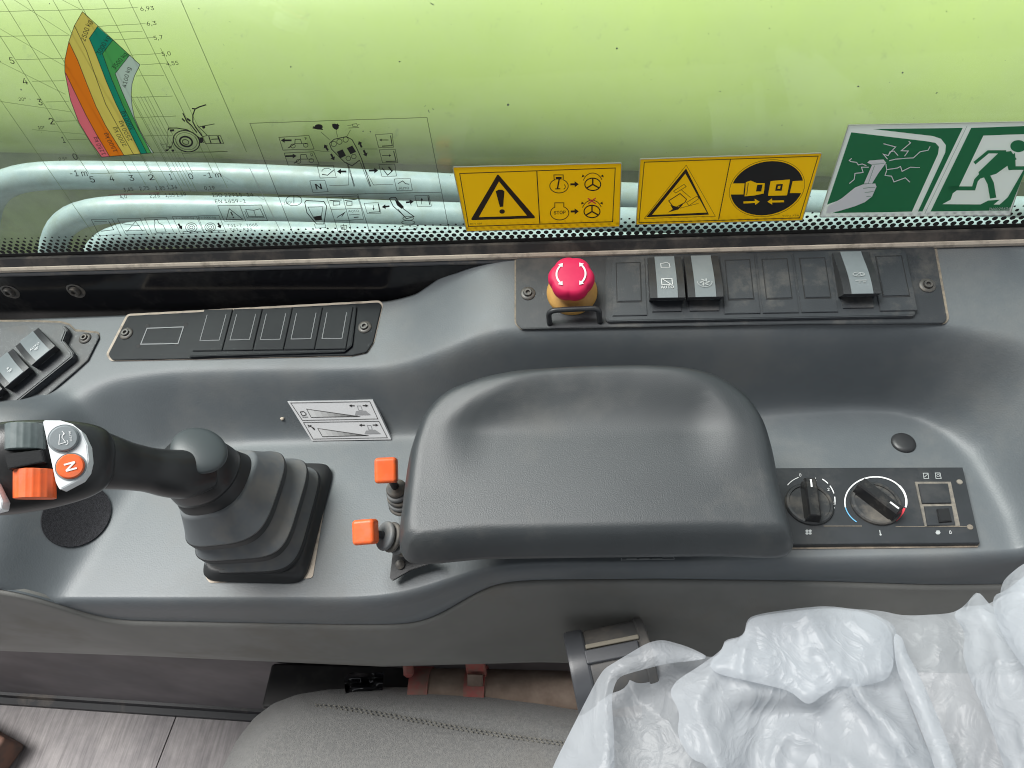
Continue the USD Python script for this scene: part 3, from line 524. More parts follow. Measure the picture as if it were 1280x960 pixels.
c_ = [L(q((95, 103), (1040, 72), (1160, 683), (325, 690)), .55, close=True), L(q((250, 490), (1115, 470)), .6), L(q((670, 480), (735, 685)), .6),
      L(q((250, 178), (410, 168), (438, 240), (272, 246)), .6, close=True), L(q((278, 262), (435, 255), (465, 322), (300, 327)), .6, close=True), arrow(*q(318, 194), *q(260, 194), 2.2, 5, 3), arrow(*q(285, 278), *q(345, 277), 2.2, 5, 3)]
for ox, oy in ((355, 212), (385, 294)):
    c_ += [ring(*q(ox - 30, oy + 12), 3.2, 2.8, .7), ring(*q(ox + 38, oy + 8), 3.2, 2.8, .7), L(q((ox - 50, oy + 20), (ox - 20, oy), (ox + 50, oy)), .8), L(q((ox - 20, oy), (ox - 18, oy - 24), (ox + 10, oy - 24), (ox + 18, oy)), .8), L(q((ox - 55, oy + 22), (ox - 40, oy + 14)), 1.2)]
c_ += [L(q((520, 210), (545, 188), (610, 174), (640, 190), (665, 235), (690, 290), (740, 440)), 1.0), L(q((520, 210), (530, 240), (600, 310), (640, 330), (680, 300)), 1.0), L(q((620, 320), (655, 440)), .7), L(q((610, 310), (640, 400), (650, 440)), .6), L(q((680, 300), (735, 440)), .6), L(q((622, 330), (622, 432), (520, 436)), .5), L(q((700, 330), (755, 432), (860, 428)), .5)]
c_ += [ring(*q(x, y), 3.6, 3.6, .7) for x, y in ((543, 213), (573, 201), (606, 190))] + [ring(*q(x, y), 3.2, 3.2, .7) for x, y in ((620, 290), (650, 280))]
c_ += [Polygon(q((558, 255), (590, 242), (608, 275), (578, 290))), Polygon(q((612, 235), (642, 222), (662, 255), (632, 268)))]
c_ += [arrow(*q(512, 248), *q(492, 216), 2.4, 4, 3.2), arrow(*q(528, 266), *q(545, 300), 2.4, 4, 3.2), arrow(*q(692, 232), *q(676, 198), 2.4, 4, 3.2), arrow(*q(702, 246), *q(718, 280), 2.4, 4, 3.2), arrow(*q(610, 360), *q(560, 360), 2.4, 5, 3.4), arrow(*q(730, 355), *q(780, 355), 2.4, 5, 3.4)]
c_ += [L(q((475, 150), (520, 190)), .5), L(q((556, 140), (563, 178)), .5), L(q((632, 138), (612, 174)), .5), L(q((440, 248), (520, 255)), .4), L(q((680, 240), (775, 240)), .4)]
c_ += [ell(*q(462, 122), 5.2, 3.4), L(q((430, 128), (485, 136)), 1.4), L(q((432, 120), (444, 130)), 1.2), ell(*q(552, 120), 4.4, 3.2, 30), L(q((535, 108), (545, 116)), 2), L(q((560, 105), (572, 118)), 1.2), L(q((545, 130), (560, 136)), 1.4)]
c_ += [L(q((640, 108), (665, 105), (670, 118), (645, 120)), .6, close=True), L(q((615, 114), (638, 112)), .5), L(q((672, 111), (680, 110)), .5), L(q((622, 128), (678, 126)), .6)]
for pts in (((765, 163), (855, 158), (862, 230), (782, 232)), ((785, 245), (870, 241), (885, 312), (803, 314)), ((783, 323), (868, 320), (877, 384), (800, 387)), ((455, 330), (540, 327), (556, 392), (470, 395)), ((415, 410), (495, 406), (513, 468), (432, 472)), ((865, 400), (950, 396), (962, 460), (880, 463)), ((705, 530), (780, 526), (795, 582), (722, 585)), ((975, 490), (1050, 487), (1064, 545), (990, 548)), ((505, 498), (590, 494), (608, 560), (528, 562)), ((590, 494), (668, 490), (690, 556), (608, 560)), ((528, 562), (608, 560), (625, 622), (548, 624)), ((608, 560), (690, 556), (702, 614), (625, 620)), ((548, 624), (625, 622), (636, 680), (566, 682))): c_.append(L(q(*pts), .55, close=True))
c_ += [arrow(*q(835, 192), *q(785, 192), .8, 3, 1.6), L(q((845, 168), (855, 222), (800, 225)), 1), arrow(*q(800, 275), *q(850, 275), .8, 3, 1.6), L(q((862, 250), (875, 305), (820, 307)), 1), L(q((800, 340), (830, 380), (858, 355)), 1), L(q((835, 335), (852, 358)), 1.6), L(q((480, 375), (510, 380), (545, 350)), 1), arc(*q(505, 360), 6, 4, 180, 330, .7), L(q((885, 425), (910, 410), (925, 425), (945, 428)), .9), arrow(*q(755, 540), *q(755, 568), .7, 3, 1.5), L(q((780, 532), (788, 575), (730, 578)), .9), arrow(*q(1012, 535), *q(1012, 500), .7, 3, 1.5), L(q((1045, 492), (1055, 538)), 1.1)]
c_ += [arc(*q(330, 515), 10, 6.5, 0, 360, .7), L(q((330, 490), (330, 530)), .7), L(q((388, 525), (395, 515), (490, 520), (505, 545), (490, 640), (450, 640), (400, 580)), 1.0, close=True), L(q((405, 550), (485, 548), (475, 610), (440, 615)), .7, close=True), Polygon(q((435, 600), (478, 595), (480, 618), (445, 622))), L(q((440, 640), (445, 662), (500, 660), (495, 635)), .6), L(q((520, 515), (585, 512)), 1), L(q((540, 520), (575, 520), (575, 538), (540, 540)), .8, close=True), L(q((600, 515), (665, 508)), 1), L(q((612, 522), (640, 520), (640, 540), (612, 540)), .8, close=True), L(q((560, 605), (600, 580), (585, 600)), 1), L(q((625, 592), (680, 588)), .6), L(q((580, 650), (612, 648), (608, 670), (584, 668)), .7, close=True), L(q((595, 640), (600, 675)), .6), L(q((650, 605), (675, 603)), 1.2)]
c_ += [L(q((840, 505), (850, 498), (872, 498), (915, 560), (970, 600), (930, 612), (905, 585), (860, 545)), 1.0, close=True), Polygon(q((868, 510), (890, 520), (918, 550), (905, 560), (880, 540))), L(q((885, 560), (925, 605)), .6), arrow(*q(840, 545), *q(798, 550), 2.2, 5, 3), arrow(*q(928, 525), *q(970, 520), 2.2, 5, 3)]
c_ += [ell(*q(940, y), r, 3, 0).difference(ell(*q(940, y), r - .8, 2.3, 0)) for y, r in ((610, 7), (632, 8.5), (660, 11.5))]
prints(ctl, 'line_drawing', c_, M_ink, 0.0004)
for t_ in [text(WIN, 'F', q(392, 192), q(404, 191), (-1.2, -3.6)), text(WIN, 'R', q(422, 280), q(436, 279), (-1.2, -3.6)), text(WIN, 'N', q(450, 455), q(482, 453), (-2, -6.5), bold=True), text(WIN, 'AUTO', q(893, 456), q(945, 454), (-.8, -2.8)), text(WIN, 'AUTO', q(622, 578), q(678, 576), (-.8, -2.8)), text(WIN, '180°', q(278, 535), q(322, 533), (-.8, -3.2))]: obj('lettering', t_, M_ink, ctl)

def sticker(name, label, corners, m, edge=0.0):
    t = thing(name, label, 'sticker')
    g = rpoly(corners, 1.0)
    obj('backing', slab(WIN, g.buffer(0.9).difference(g.buffer(-.3)), 0.0002, 0.0007, 0), M_stk_edge, t)
    obj('face', flat(WIN, g, 0.0010), m, t); return t
s1 = sticker('warning_sticker', 'yellow warning sticker with exclamation triangle and steering wheel pictograms on window', [(566.5, 209.5), (776.5, 204.5), (774, 283), (583.5, 289)], M_stk_y)
q = zp(560, 180, 5.333)
prints(s1, 'frame_lines', [L(q((78, 197), (1115, 160), (1097, 518), (137, 550)), 1.0, close=True), L(q((592, 180), (612, 530)), 1.2)], M_brownink, .0013)
tri = Polygon(q((333, 212), (572, 488), (163, 500))).buffer(.8).buffer(.6); tin = Polygon(q((340, 250), (527, 478), (205, 488)))
prints(s1, 'triangle', [tri.difference(tin)], M_brownink, .0013)
prints(s1, 'exclamation_mark', [Polygon(q((318, 316), (335, 305), (362, 305), (376, 316), (368, 418), (346, 420))), ell(*q(361, 450), 3.4, 2.8)], M_brownink, .0013)
pg = []
for cy in (280, 460):
    pg += [ring(*q(740 if cy < 300 else 744, cy), 12, 9.2, 1.0)]
pg = [g.difference(Polygon(q((715, 200), (775, 200), (775, 238), (715, 238)))) for g in pg[:1]] + [pg[1].difference(Polygon(q((715, 385), (775, 385), (775, 425), (715, 425))))]
pg += [L(q((708, 240), (706, 206), (768, 206), (768, 236)), 1), L(q((712, 425), (712, 392), (772, 392), (772, 422)), 1), Polygon(q((718, 220), (758, 220), (757, 236), (720, 236))), L(q((742, 232), (730, 296)), 1.8), L(q((715, 300), (748, 298)), 1.3), arc(*q(765, 285), 3.2, 3.2, -60, 70, .9), arrow(*q(815, 269), *q(872, 268), 2.6, 5.2, 3.8), arrow(*q(818, 450), *q(872, 449), 2.6, 5.2, 3.8)]
for cx, cy in ((965, 269), (960, 450)):
    pg += [ring(*q(cx, cy), 10.6, 8.4, 1.4), L([q(cx, cy), q(cx, cy - 42)], 1.8), L([q(cx, cy), q(cx - 42, cy + 26)], 1.8), L([q(cx, cy), q(cx + 42, cy + 24)], 1.8), arc(*q(cx, cy + 10), 13, 16, -155, -28, .9)]
    for sx in (-1, 1): pg.append(Polygon(q((cx + sx * 74, cy - 46), (cx + sx * 68, cy - 66), (cx + sx * 52, cy - 54))))
prints(s1, 'pictograms', pg, M_brownink, .0013)
prints(s1, 'red_cross', [L(q((932, 362), (985, 398)), 1.5), L(q((985, 360), (935, 398)), 1.5)], M_redprint, .0016)
for t_ in [text(WIN, 'STOP', q(705, 469), q(784, 466), (0, -4), .0013, True), text(WIN, '9071 658', q(147, 537), q(226, 534), (0, -1.6), .0013)]: obj('lettering', t_, M_brownink, s1)
s2 = sticker('seat_belt_sticker', 'yellow warning sticker with tipping machine triangle and black seat belt disc', [(800.5, 199.5), (1027, 192), (1002.5, 275), (795.5, 280.5)], M_stk_y)
q = zp(780, 180, 4.923)
prints(s2, 'frame_lines', [L(q((125, 112), (1195, 75), (1080, 455), (92, 485)), .9, close=True), L(q((655, 95), (582, 465)), 1.1)], M_brownink, .0013)
to = Polygon(q((382, 150), (523, 435), (137, 450))); ti = Polygon(q((378, 182), (510, 422), (172, 437)))
prints(s2, 'triangle', [to.difference(ti), ring(0, 0, 1, 1, .1) if False else L(q((383, 130), (562, 445), (125, 458)), .5, close=True)], M_brownink, .0013)
mc = [L(q((275, 350), (345, 305), (385, 340), (375, 360), (310, 395)), 1, close=True), L(q((305, 290), (370, 248), (383, 262), (318, 302)), .6, close=True), L(q((350, 280), (410, 330)), .6), L(q((385, 360), (450, 320), (462, 335), (400, 380)), .6, close=True), L(q((300, 385), (330, 400), (360, 370)), 1.8), Polygon(q((285, 375), (310, 382), (345, 392), (325, 405), (270, 422), (300, 400))), L(q((345, 395), (460, 365)), .5)]
prints(s2, 'tipping_machine', mc, M_brownink, .0013)
disc = ell(*q(885, 272), 47.5, 34, -2).intersection(Polygon([(913, 190), (1028, 190), (1003, 285), (905, 285)]))
dk = []
o_ = ell(*q(880, 272), 46, 33, -14)
belt = unary_union([Polygon(q((620, 243), (742, 242), (735, 310), (600, 312))), Polygon(q((750, 235), (780, 225), (815, 240), (868, 240), (860, 305), (795, 318), (742, 322))), Polygon(q((905, 232), (1018, 222), (1000, 312), (890, 316))).buffer(.8), Polygon(q((1038, 228), (1140, 224), (1120, 302), (1020, 302))), arrow(*q(735, 360), *q(835, 355), 2.6, 6, 4), arrow(*q(985, 352), *q(882, 355), 2.6, 6, 4)])
belt = belt.difference(unary_union([Polygon(q((820, 252), (852, 250), (845, 292), (812, 292))), Polygon(q((938, 248), (978, 246), (970, 288), (930, 288))).difference(Polygon(q((948, 258), (964, 257), (960, 276), (944, 276)))), L(q((765, 240), (755, 315)), .8)]))
prints(s2, 'belt_disc', [o_.difference(belt).union(ring(*q(880, 272), 48, 35, .5, -14))], M_ink, .0013)
obj('lettering', [text(WIN, '9071 738', q(975, 447), q(1075, 443), (0, -1.6), .0013)], M_brownink, s2)
s3 = sticker('escape_sign', 'green and white emergency exit sign with fist, hammer and running figure', [(1061, 157), (1300, 152.5), (1262, 269), (1025, 271)], M_stk_w)
q = zp(1020, 140, 4.923)
prints(s3, 'hammer_field', [Polygon(q((217, 125), (680, 180), (735, 190), (757, 215), (750, 260), (590, 613), (100, 622), (250, 570), (300, 545), (150, 540), (68, 570))).buffer(0)], M_stk_g, .0013)
prints(s3, 'corner_field', [Polygon(q((350, 105), (903, 98), (655, 612), (627, 613), (795, 250), (800, 205), (770, 165), (720, 148)))], M_stk_g, .0013)
g = Polygon(q((955, 98), (1400, 82), (1190, 606), (705, 612)))
door = Polygon(q((1030, 145), (1400, 132), (1310, 300), (1180, 525), (1130, 570), (778, 567), (828, 540), (842, 500), (870, 480)))
fig = unary_union([L(q((975, 315), (1060, 245), (1170, 245)), 4.0), Polygon(q((1125, 250), (1200, 240), (1235, 290), (1110, 380), (1010, 410), (1000, 370))), L(q((1060, 340), (985, 420), (970, 470), (820, 470)), 5.0), L(q((1040, 370), (1075, 440), (1090, 530)), 8.0), L(q((1180, 255), (1205, 345), (1330, 345)), 4.6), ell(*q(1245, 210), 10, 7.5), Polygon(q((1170, 300), (1185, 358), (1230, 355), (1225, 250)))])
prints(s3, 'exit_field', [g.difference(door)], M_stk_g, .0013)
prints(s3, 'running_figure', [fig.intersection(Polygon(q((700, 90), (1400, 80), (1200, 610), (690, 610))))], M_stk_g, .0017)
prints(s3, 'floor_wedge', [Polygon(q((1010, 570), (1060, 545), (1130, 540), (1090, 572)))], M_stk_g, .0015)
hand = [Polygon(q((75, 580), (160, 530), (240, 465), (290, 445), (365, 440), (372, 460), (345, 520), (300, 555), (240, 580), (140, 610), (60, 625))), Polygon(q((295, 440), (345, 325), (315, 312), (330, 298), (415, 292), (432, 312), (385, 375), (345, 440)))]
prints(s3, 'fist_and_hammer', hand, M_paperw, .0017)
prints(s3, 'finger_lines', [L(q((290, 470), (365, 462)), .5), L(q((300, 495), (355, 490)), .5), L(q((310, 520), (340, 518)), .5), L(q((322, 440), (360, 330)), .4), L(q((345, 322), (420, 318)), .4)], M_stk_g, .0021)
cr = [((310, 330), (285, 320), (260, 325), (250, 310), (215, 305), (205, 298), (220, 285)), ((325, 340), (280, 340), (290, 372), (240, 378), (235, 415), (205, 440)), ((415, 195), (490, 215), (460, 245), (450, 260)), ((440, 290), (415, 260), (445, 268), (455, 245), (480, 240), (505, 268)), ((570, 180), (582, 190), (525, 238), (568, 240), (545, 272)), ((450, 300), (490, 290), (550, 285), (600, 282), (640, 245), (690, 235), (702, 212)), ((430, 320), (435, 355), (465, 350), (500, 345), (520, 335), (530, 365), (580, 340), (640, 342)), ((435, 360), (425, 390), (465, 395), (480, 430), (550, 405), (578, 432))]
prints(s3, 'crack_lines', [L(q(*c), 1.1) for c in cr], M_paperw, .0017)
obj('lettering', [text(WIN, 'IN4029636', q(1065, 605), q(1195, 602), (.5, -3), .0017, True)], M_stk_w, s3)
prints(s3, 'joint_line', [L(q((930, 85), (670, 625)), .5)], M_greyprint, .0013)

# ------------------------------------------------------------------ switch panels on the ledge
def screw(pl, px, py, parent, h, r=0.006):
    c = pl.px(px, py, h); s = obj('screw', lathe(pl, c, [(r * .52, h), (r * .56, h + .0022), (r * .5, h + .003), (r * .3, h + .003), (r * .26, h + .0012)], 18), M_screw, parent, smooth=40)
    obj('washer', lathe(pl, c, [(r, h - .0002), (r * 1.02, h + .0006), (r * .9, h + .0013), (r * .64, h + .0015), (r * .6, h + .0009)], 26), M_screw, s, smooth=40)
def rocker(pl, cu, cv, w, l, parent, h0, symbols, ang=0.0, label=None, flip=1):
    """A rocker switch: curved grey strip between black cheeks, its near end standing up."""
    c, s = math.cos(ang), math.sin(ang)
    def strip(x0, x1, lift, m, name, par, back=0.0):
        n = 12; t = np.linspace(0, 1, n); v = l / 2 - t * l + back * (t - .5); hh = h0 + 0.0035 + 0.0088 * np.sin(t * math.pi * .56) ** 1.2 + lift
        top = [(v[i], hh[i]) for i in range(n)]; prof = [(l / 2, h0)] + top + [(-l / 2 + 0.0004, hh[-1] - 0.0022), (-l / 2 + 0.0025, h0 + 0.004), (-l / 2 + 0.004, h0)]
        rs = []
        for x in (x0, x1): rs.append(np.array([(cu + x * c - a * s, cv + x * s + a * c, b) for a, b in prof]))
        mm = pl.mesh(rings_mesh(rs)); return obj(name, mm, m, par, smooth=35)
    r = strip(-w / 2, w / 2, 0, M_black, 'rocker_switch', parent)
    if label: tag(r, label)
    strip(-w * .29, w * .29, 0.0007, M_rocker, 'grey_insert', r, back=-.0006)
    hollow = slab(pl, Polygon([(cu + x * c - a * s, cv + x * s + a * c) for x, a in ((-w * .42, -l / 2 - .006), (w * .42, -l / 2 - .006), (w * .42, -l / 2 + .004), (-w * .42, -l / 2 + .004))]), h0, h0 + .0012, .0003, local=True)
    obj('lower_lip', hollow, M_plate, r)
    return r
def rock_h(l, h0, v): t = (l / 2 - v) / l; return h0 + 0.0035 + 0.0088 * np.sin(t * math.pi * .56) ** 1.2 + .0007
def edge_dust(pl, g_px, parent, w=0.0012, h=0.0006, m=None):
    g = pl.geom(g_px); obj('dust_edge', flat(pl, g.buffer(w).difference(g.buffer(-0.001)), h, local=True), m or M_dust, parent)

up = thing('upper_switch_panel', 'dusty black switch panel at upper right holding three grey rockers', 'switch panel')
g = rpoly([(645, 320), (800, 314), (1000, 309), (1168, 307), (1184, 398), (1180, 404), (1000, 405), (820, 408), (652, 411), (645, 404)], 6)
edge_dust(PR, g, up)
HP = 0.0022
obj('plate', slab(PR, g, 0, HP, .0008), M_plate, up)
bz = rpoly([(757, 321), (1128, 311), (1146, 395), (757, 402)], 5)
obj('bezel', slab(PR, bz, HP, HP + .0032, .0012), M_blank, up)
screw(PR, 660, 367, up, HP); screw(PR, 1159, 357, up, HP)
hb = HP + .0032
P_ = lambda px, py: PR.px(px, py, hb)
us = np.linspace(P_(786, 358)[0], P_(1116, 353)[0], 8); pitch = us[1] - us[0]; vc = P_(950, 355)[1]; vl = (P_(950, 319)[1] - P_(950, 392)[1])
for k in range(8):
    if k in (1, 2, 6):
        lab = {1: 'grey rocker switch marked AUTO', 2: 'grey rocker switch with a fan symbol', 6: 'grey rocker switch standing alone at the right'}[k]
        l = vl * .80; cv = vc + vl * .07
        r = rocker(PR, us[k], cv, pitch * .93, l, up, hb, None, label=lab)
        def sym(x, v): return np.array([us[k] + x * pitch, cv + v * l])
        hh = lambda v: rock_h(l, hb, v * l) + .0003
        def patch(polys, v):                            # print on the insert, near its place along the curve
            h = hh(v); s = math.atan2(rock_h(l, hb, (v - .03) * l) - rock_h(l, hb, (v + .03) * l), .06 * l)
            o = PR.W(sym(0, v), h); pl = Plane(o, PR.n * math.cos(s) + PR.v * math.sin(s), PR.u)
            return flat(pl, polys, 0.0003, local=True)
        e = pitch * .1
        if k == 1:
            ms = [patch([L([(-e * 1.2, -e), (-e * 1.2, e * .7), (e * .6, e), (e * 1.2, e * .4), (e * 1.2, -e)], e * .16, close=True)], .26), patch([L([(-e * 1.4, -e), (-e * 1.4, e), (e * 1.4, e), (e * 1.4, -e)], e * .18, close=True), L([(-e * 1.2, e), (e, -e)], e * .18)], -.17)]
            tm = meshkit.text_mesh('AUTO', e * .9, .0002); tm.apply_translation((-tm.bounds.mean(0)[0], -e * .5, .0))
            h = hh(-.29); o = PR.W(sym(0, -.29), h); ms.append(Plane(o, PR.n * .985 + PR.v * .17, PR.u).mesh(tm))
        elif k == 2:
            ms = [patch([ring(0, 0, e * .5, e * .5, e * .15)] + [ell(math.cos(a) * e * .9, math.sin(a) * e * .9, e * .5, e * .22, math.degrees(a) + 30) for a in np.linspace(0, 5.24, 6)] + [arc(0, 0, e * 1.9, e * 1.6, 170, 370, e * .16)], -.2)]
        else:
            ms = [patch([ring(-e * .2, 0, e * 1.4, e * .8, e * .2), L([(-e * .8, -e * .4), (e * .4, e * .5)], e * .2), ring(e * .9, 0, e * .6, e * .6, e * .15)], -.1), patch([L([(-e * 1.3, 0), (e * 1.5, 0)], e * .25), L([(-e * .6, -e * .6), (-e * .1, -e * .6)], e * .25), L([(e * .5, -e * .6), (e * 1.2, -e * .6)], e * .25)], -.24)]
        obj('symbol', ms, M_greyprint if k != 1 else M_white, r)
    else:
        hw = pitch * .468
        b = obj('blank_cover', slab(PR, sbox(us[k] - hw, vc - vl / 2, us[k] + hw, vc + vl / 2), hb, hb + .0011, .0005, local=True), M_blank, up)
        obj('face_outline', flat(PR, L([(us[k] - hw * .72, vc - vl * .275), (us[k] + hw * .72, vc - vl * .275), (us[k] + hw * .72, vc + vl * .415), (us[k] - hw * .72, vc + vl * .415)], .0006, close=True), hb + .0013, local=True), M_dark, b)
        obj('raised_face', slab(PR, sbox(us[k] - hw * .68, vc - vl * .26, us[k] + hw * .68, vc + vl * .40), hb + .0011, hb + .0018, .0003, local=True), M_blank, b)
bar = [PR.W(PR.px(*p, h), h) for p, h in (((687, 405), HP), ((686, 396), .009), ((686, 391), .0135), ((691, 388), .0155), ((717, 386.5), .0155), ((744, 385.5), .0155), ((749, 388), .0135), ((749, 394), .009), ((750, 403), HP))]
obj('guard_bar', tube(smooth_path(np.array(bar), 60, 1.6), .0022, 12), M_black, up, smooth=True)

es = thing('emergency_stop', 'red mushroom emergency stop button on a yellow collar', 'emergency stop')
ec = PR.px(715, 366, HP)
obj('collar', lathe(PR, ec, [(.0205, HP), (.0205, HP + .002), (.0200, HP + .004), (.0160, HP + .0085), (.0120, HP + .010)], 48), M_yellow, es, smooth=30)
th = np.linspace(0, 2 * np.pi, 96, endpoint=False); lob = np.abs(np.cos(3 * th + .3)) ** .7
kr = lambda r, h, am: np.stack([ec[0] + r * (1 - am + am * lob) * np.cos(th), ec[1] + r * (1 - am + am * lob) * np.sin(th), np.full(96, h)], -1)
HK = HP + .011
knob = PR.mesh(rings_mesh([kr(.0115, HK - .003, 0), kr(.0118, HK + .001, .02), kr(.0172, HK + .005, .09), kr(.0183, HK + .0095, .11), kr(.0182, HK + .0125, .10), kr(.0170, HK + .0155, .08), kr(.0145, HK + .0170, .05), kr(.008, HK + .0177, .01), kr(.001, HK + .0178, 0)]))
kb = obj('mushroom_head', knob, M_red, es, smooth=40)
ar = []
for s in (-1, 1):
    a = np.radians(np.linspace(-42, 42, 16)); pts = np.stack([ec[0] + s * .0112 * np.cos(a), ec[1] + .0112 * np.sin(a)], -1)
    ar.append(L(pts, .0014, local if False else 2))
    for e_ in (0, -1):
        p = pts[e_]; t = nz(pts[e_] - pts[1 if e_ == 0 else -2]); n = np.array([-t[1], t[0]]); ar.append(Polygon([p + n * .0022, p + t * .0032, p - n * .0022]))
obj('turn_arrows', flat(PR, ar, HK + .0181, local=True), M_white, kb)

lp = thing('lower_switch_panel', 'clean black switch panel of five blank covers at left of the console', 'switch panel')
g = rpoly([(160, 394.5), (320, 386), (478, 377.5), (466, 428), (458, 440), (440, 444), (140, 450), (135, 443)], 5)
edge_dust(PL, g, lp, .0015, m=M_pale_dust)
obj('plate', slab(PL, g, 0, .002, .0006), M_plate_clean, lp)
bz = rpoly([(252, 390), (446, 380), (440, 432), (430, 440), (236, 446), (233, 440)], 4); hb2 = .0042
obj('bezel', slab(PL, bz, .002, hb2, .001), M_plate_clean, lp)
screw(PL, 158, 417, lp, .002); screw(PL, 456, 409, lp, .002)
a0_, a1_ = PL.px(266, 415, hb2), PL.px(419, 406, hb2); lv = np.linspace(a0_[0], a1_[0], 5); pit = lv[1] - lv[0]
vt, vb = PL.px(345, 386, hb2)[1], PL.px(340, 438, hb2)[1]
for k in range(5):
    hw = pit * .485
    b = obj('blank_cover', slab(PL, sbox(lv[k] - hw, vb, lv[k] + hw, vt), hb2, hb2 + .0012, .0006, local=True), M_plate_clean, lp)
    obj('face_outline', flat(PL, L([(lv[k] - hw * .66, vb + (vt - vb) * .86), (lv[k] - hw * .66, vb + (vt - vb) * .24), (lv[k] + hw * .66, vb + (vt - vb) * .24), (lv[k] + hw * .66, vb + (vt - vb) * .86)], .0005), hb2 + .0015, local=True), M_line, b)
q = zp(120, 310, 3.368)
obj('engraved_outline', flat(PL, L(q((215, 338), (368, 332), (345, 402), (188, 405)), 1.0, close=True), .0024), M_line, lp)
for p in ((217, 328), (378, 323), (178, 413), (341, 404)):
    obj('drilled_hole', lathe(PL, PL.px(*q(*p), .002), [(.0022, .0021), (.0012, .0023)], 14), M_dark, lp)

pod = thing('corner_switch_pod', 'corner pod with two pale rockers set askew at left edge', 'switch panel')
q = zp(0, 380, 6.857)
g = rpoly(q((-300, 220), (0, 150), (270, 150), (520, 160), (590, 180), (640, 230), (840, 250), (845, 290), (750, 480), (640, 580), (210, 945), (0, 1120), (-300, 1300)), 2.5)
edge_dust(PL, g, pod, .0014)
obj('plate', slab(PL, g, 0, .002, .0007), M_plate, pod)
g2 = rpoly(q((-300, 260), (0, 200), (300, 165), (540, 170), (575, 220), (540, 310), (620, 410), (625, 450), (30, 930), (-300, 1150)), 2.5)
obj('bezel', slab(PL, g2, .002, .0085, .0018), M_blank, pod)
screw(PL, 106.5, 423, pod, .002, .0055)
hb3 = .0085
d = PL.px(*q(620, 430), hb3) - PL.px(*q(20, 930), hb3); ang = math.atan2(d[1], d[0])
for cx, cy, lab in ((265, 335, 'pale rocker switch nearer the screw'), (40, 520, 'pale rocker switch cut by the photo edge'), (-190, 700, None)):
    c = PL.px(*q(cx, cy), hb3 + .010); w = .0245; l = .040
    r = rocker(PL, c[0], c[1], w, l, pod, hb3 - .003, None, ang=ang, label=lab)
    cs, sn = math.cos(ang), math.sin(ang); o2 = np.array([c[0] + .007 * sn, c[1] - .007 * cs]); hh = rock_h(l, hb3 - .003, -.007) + .0004
    o = PL.W(o2, hh); pl = Plane(o, PL.n + .2 * (cs * PL.v - sn * PL.u), cs * PL.u + sn * PL.v)
    t = meshkit.text_mesh('AUTO' if cx > 100 else 'P', .0026, .0002); t.apply_translation((-t.bounds.mean(0)[0], 0, 0.0002))
    obj('symbol', [pl.mesh(t), flat(pl, [L([(-.002, -.002), (.002, -.002)], .0006), L([(-.0012, -.0036), (.0014, -.0036)], .0006)], .0003, local=True)], M_white, r)

# ------------------------------------------------------------------ joystick
joy = thing('joystick', 'black joystick with ribbed rubber boot and coloured buttons on its head', 'joystick')
def srect(cx, cy, z, hx, hy, e=5.0, n=64, tilt=(0, 0)):
    s = sup(n, e); x = s[:, 0] * hx; y = s[:, 1] * hy; return np.stack([cx + x, cy + y, z + x * tilt[0] + y * tilt[1]], -1)
obj('frame_dust', flat(PT, PT.geom(rpoly([(257, 721), (262, 729), (391, 723), (413.5, 588), (405, 580), (270, 590)], 5)), .0006, local=True), M_pale_dust, joy)
base = [srect(-.262, .266, TRAY, .0425, .053, 9), srect(-.262, .266, TRAY + .005, .0425, .053, 9), srect(-.262, .266, TRAY + .008, .040, .050, 8), srect(-.264, .264, TRAY + .012, .038, .046, 6)]
obj('boot_base', rings_mesh(base), M_boot_rim, joy, smooth=40)
tiers = [(-.2645, .264, .4955, .0415, .0480, 5.0), (-.2665, .263, .5135, .0410, .0455, 4.5), (-.2720, .2615, .5325, .0372, .0415, 3.6)]
tops = [(.033, .038), (.0320, .035), (.0285, .0285)]
tl = [(0.10, -0.02), (.16, -.04), (.24, -.05)]
for i, (cx, cy, z, hx, hy, e) in enumerate(tiers):
    nx_ = tiers[i + 1] if i < 2 else (-.2765, .2605, .5600, 0, 0, 3)
    r_ = [srect(cx, cy, z - .0075, hx * .80, hy * .80, e, tilt=tl[i]), srect(cx, cy, z - .0065, hx * .985, hy * .985, e, tilt=tl[i]), srect(cx, cy, z - .0005, hx, hy, e, tilt=tl[i])]
    rim = rings_mesh(r_ + [srect(cx, cy, z + .0008, hx * .985, hy * .985, e, tilt=tl[i])])
    obj('bellows_rim', rim, M_boot_rim, joy, smooth=60)
    up_ = []
    for t in np.linspace(0, 1, 8):
        f = t; ex = e + (3 - e) * t * .5; k = np.sin(t * math.pi / 2)
        up_.append(srect(cx + (nx_[0] - cx) * t, cy + (nx_[1] - cy) * t, z + .0009 + (nx_[2] - .004 - z) * (t ** 1.15), hx * .985 + (tops[i][0] - hx) * t, hy * .985 + (tops[i][1] - hy) * t, ex, tilt=np.array(tl[i]) * (1 + .15 * t)))
    obj('bellows_tier', rings_mesh(up_), M_boot, joy, smooth=60)
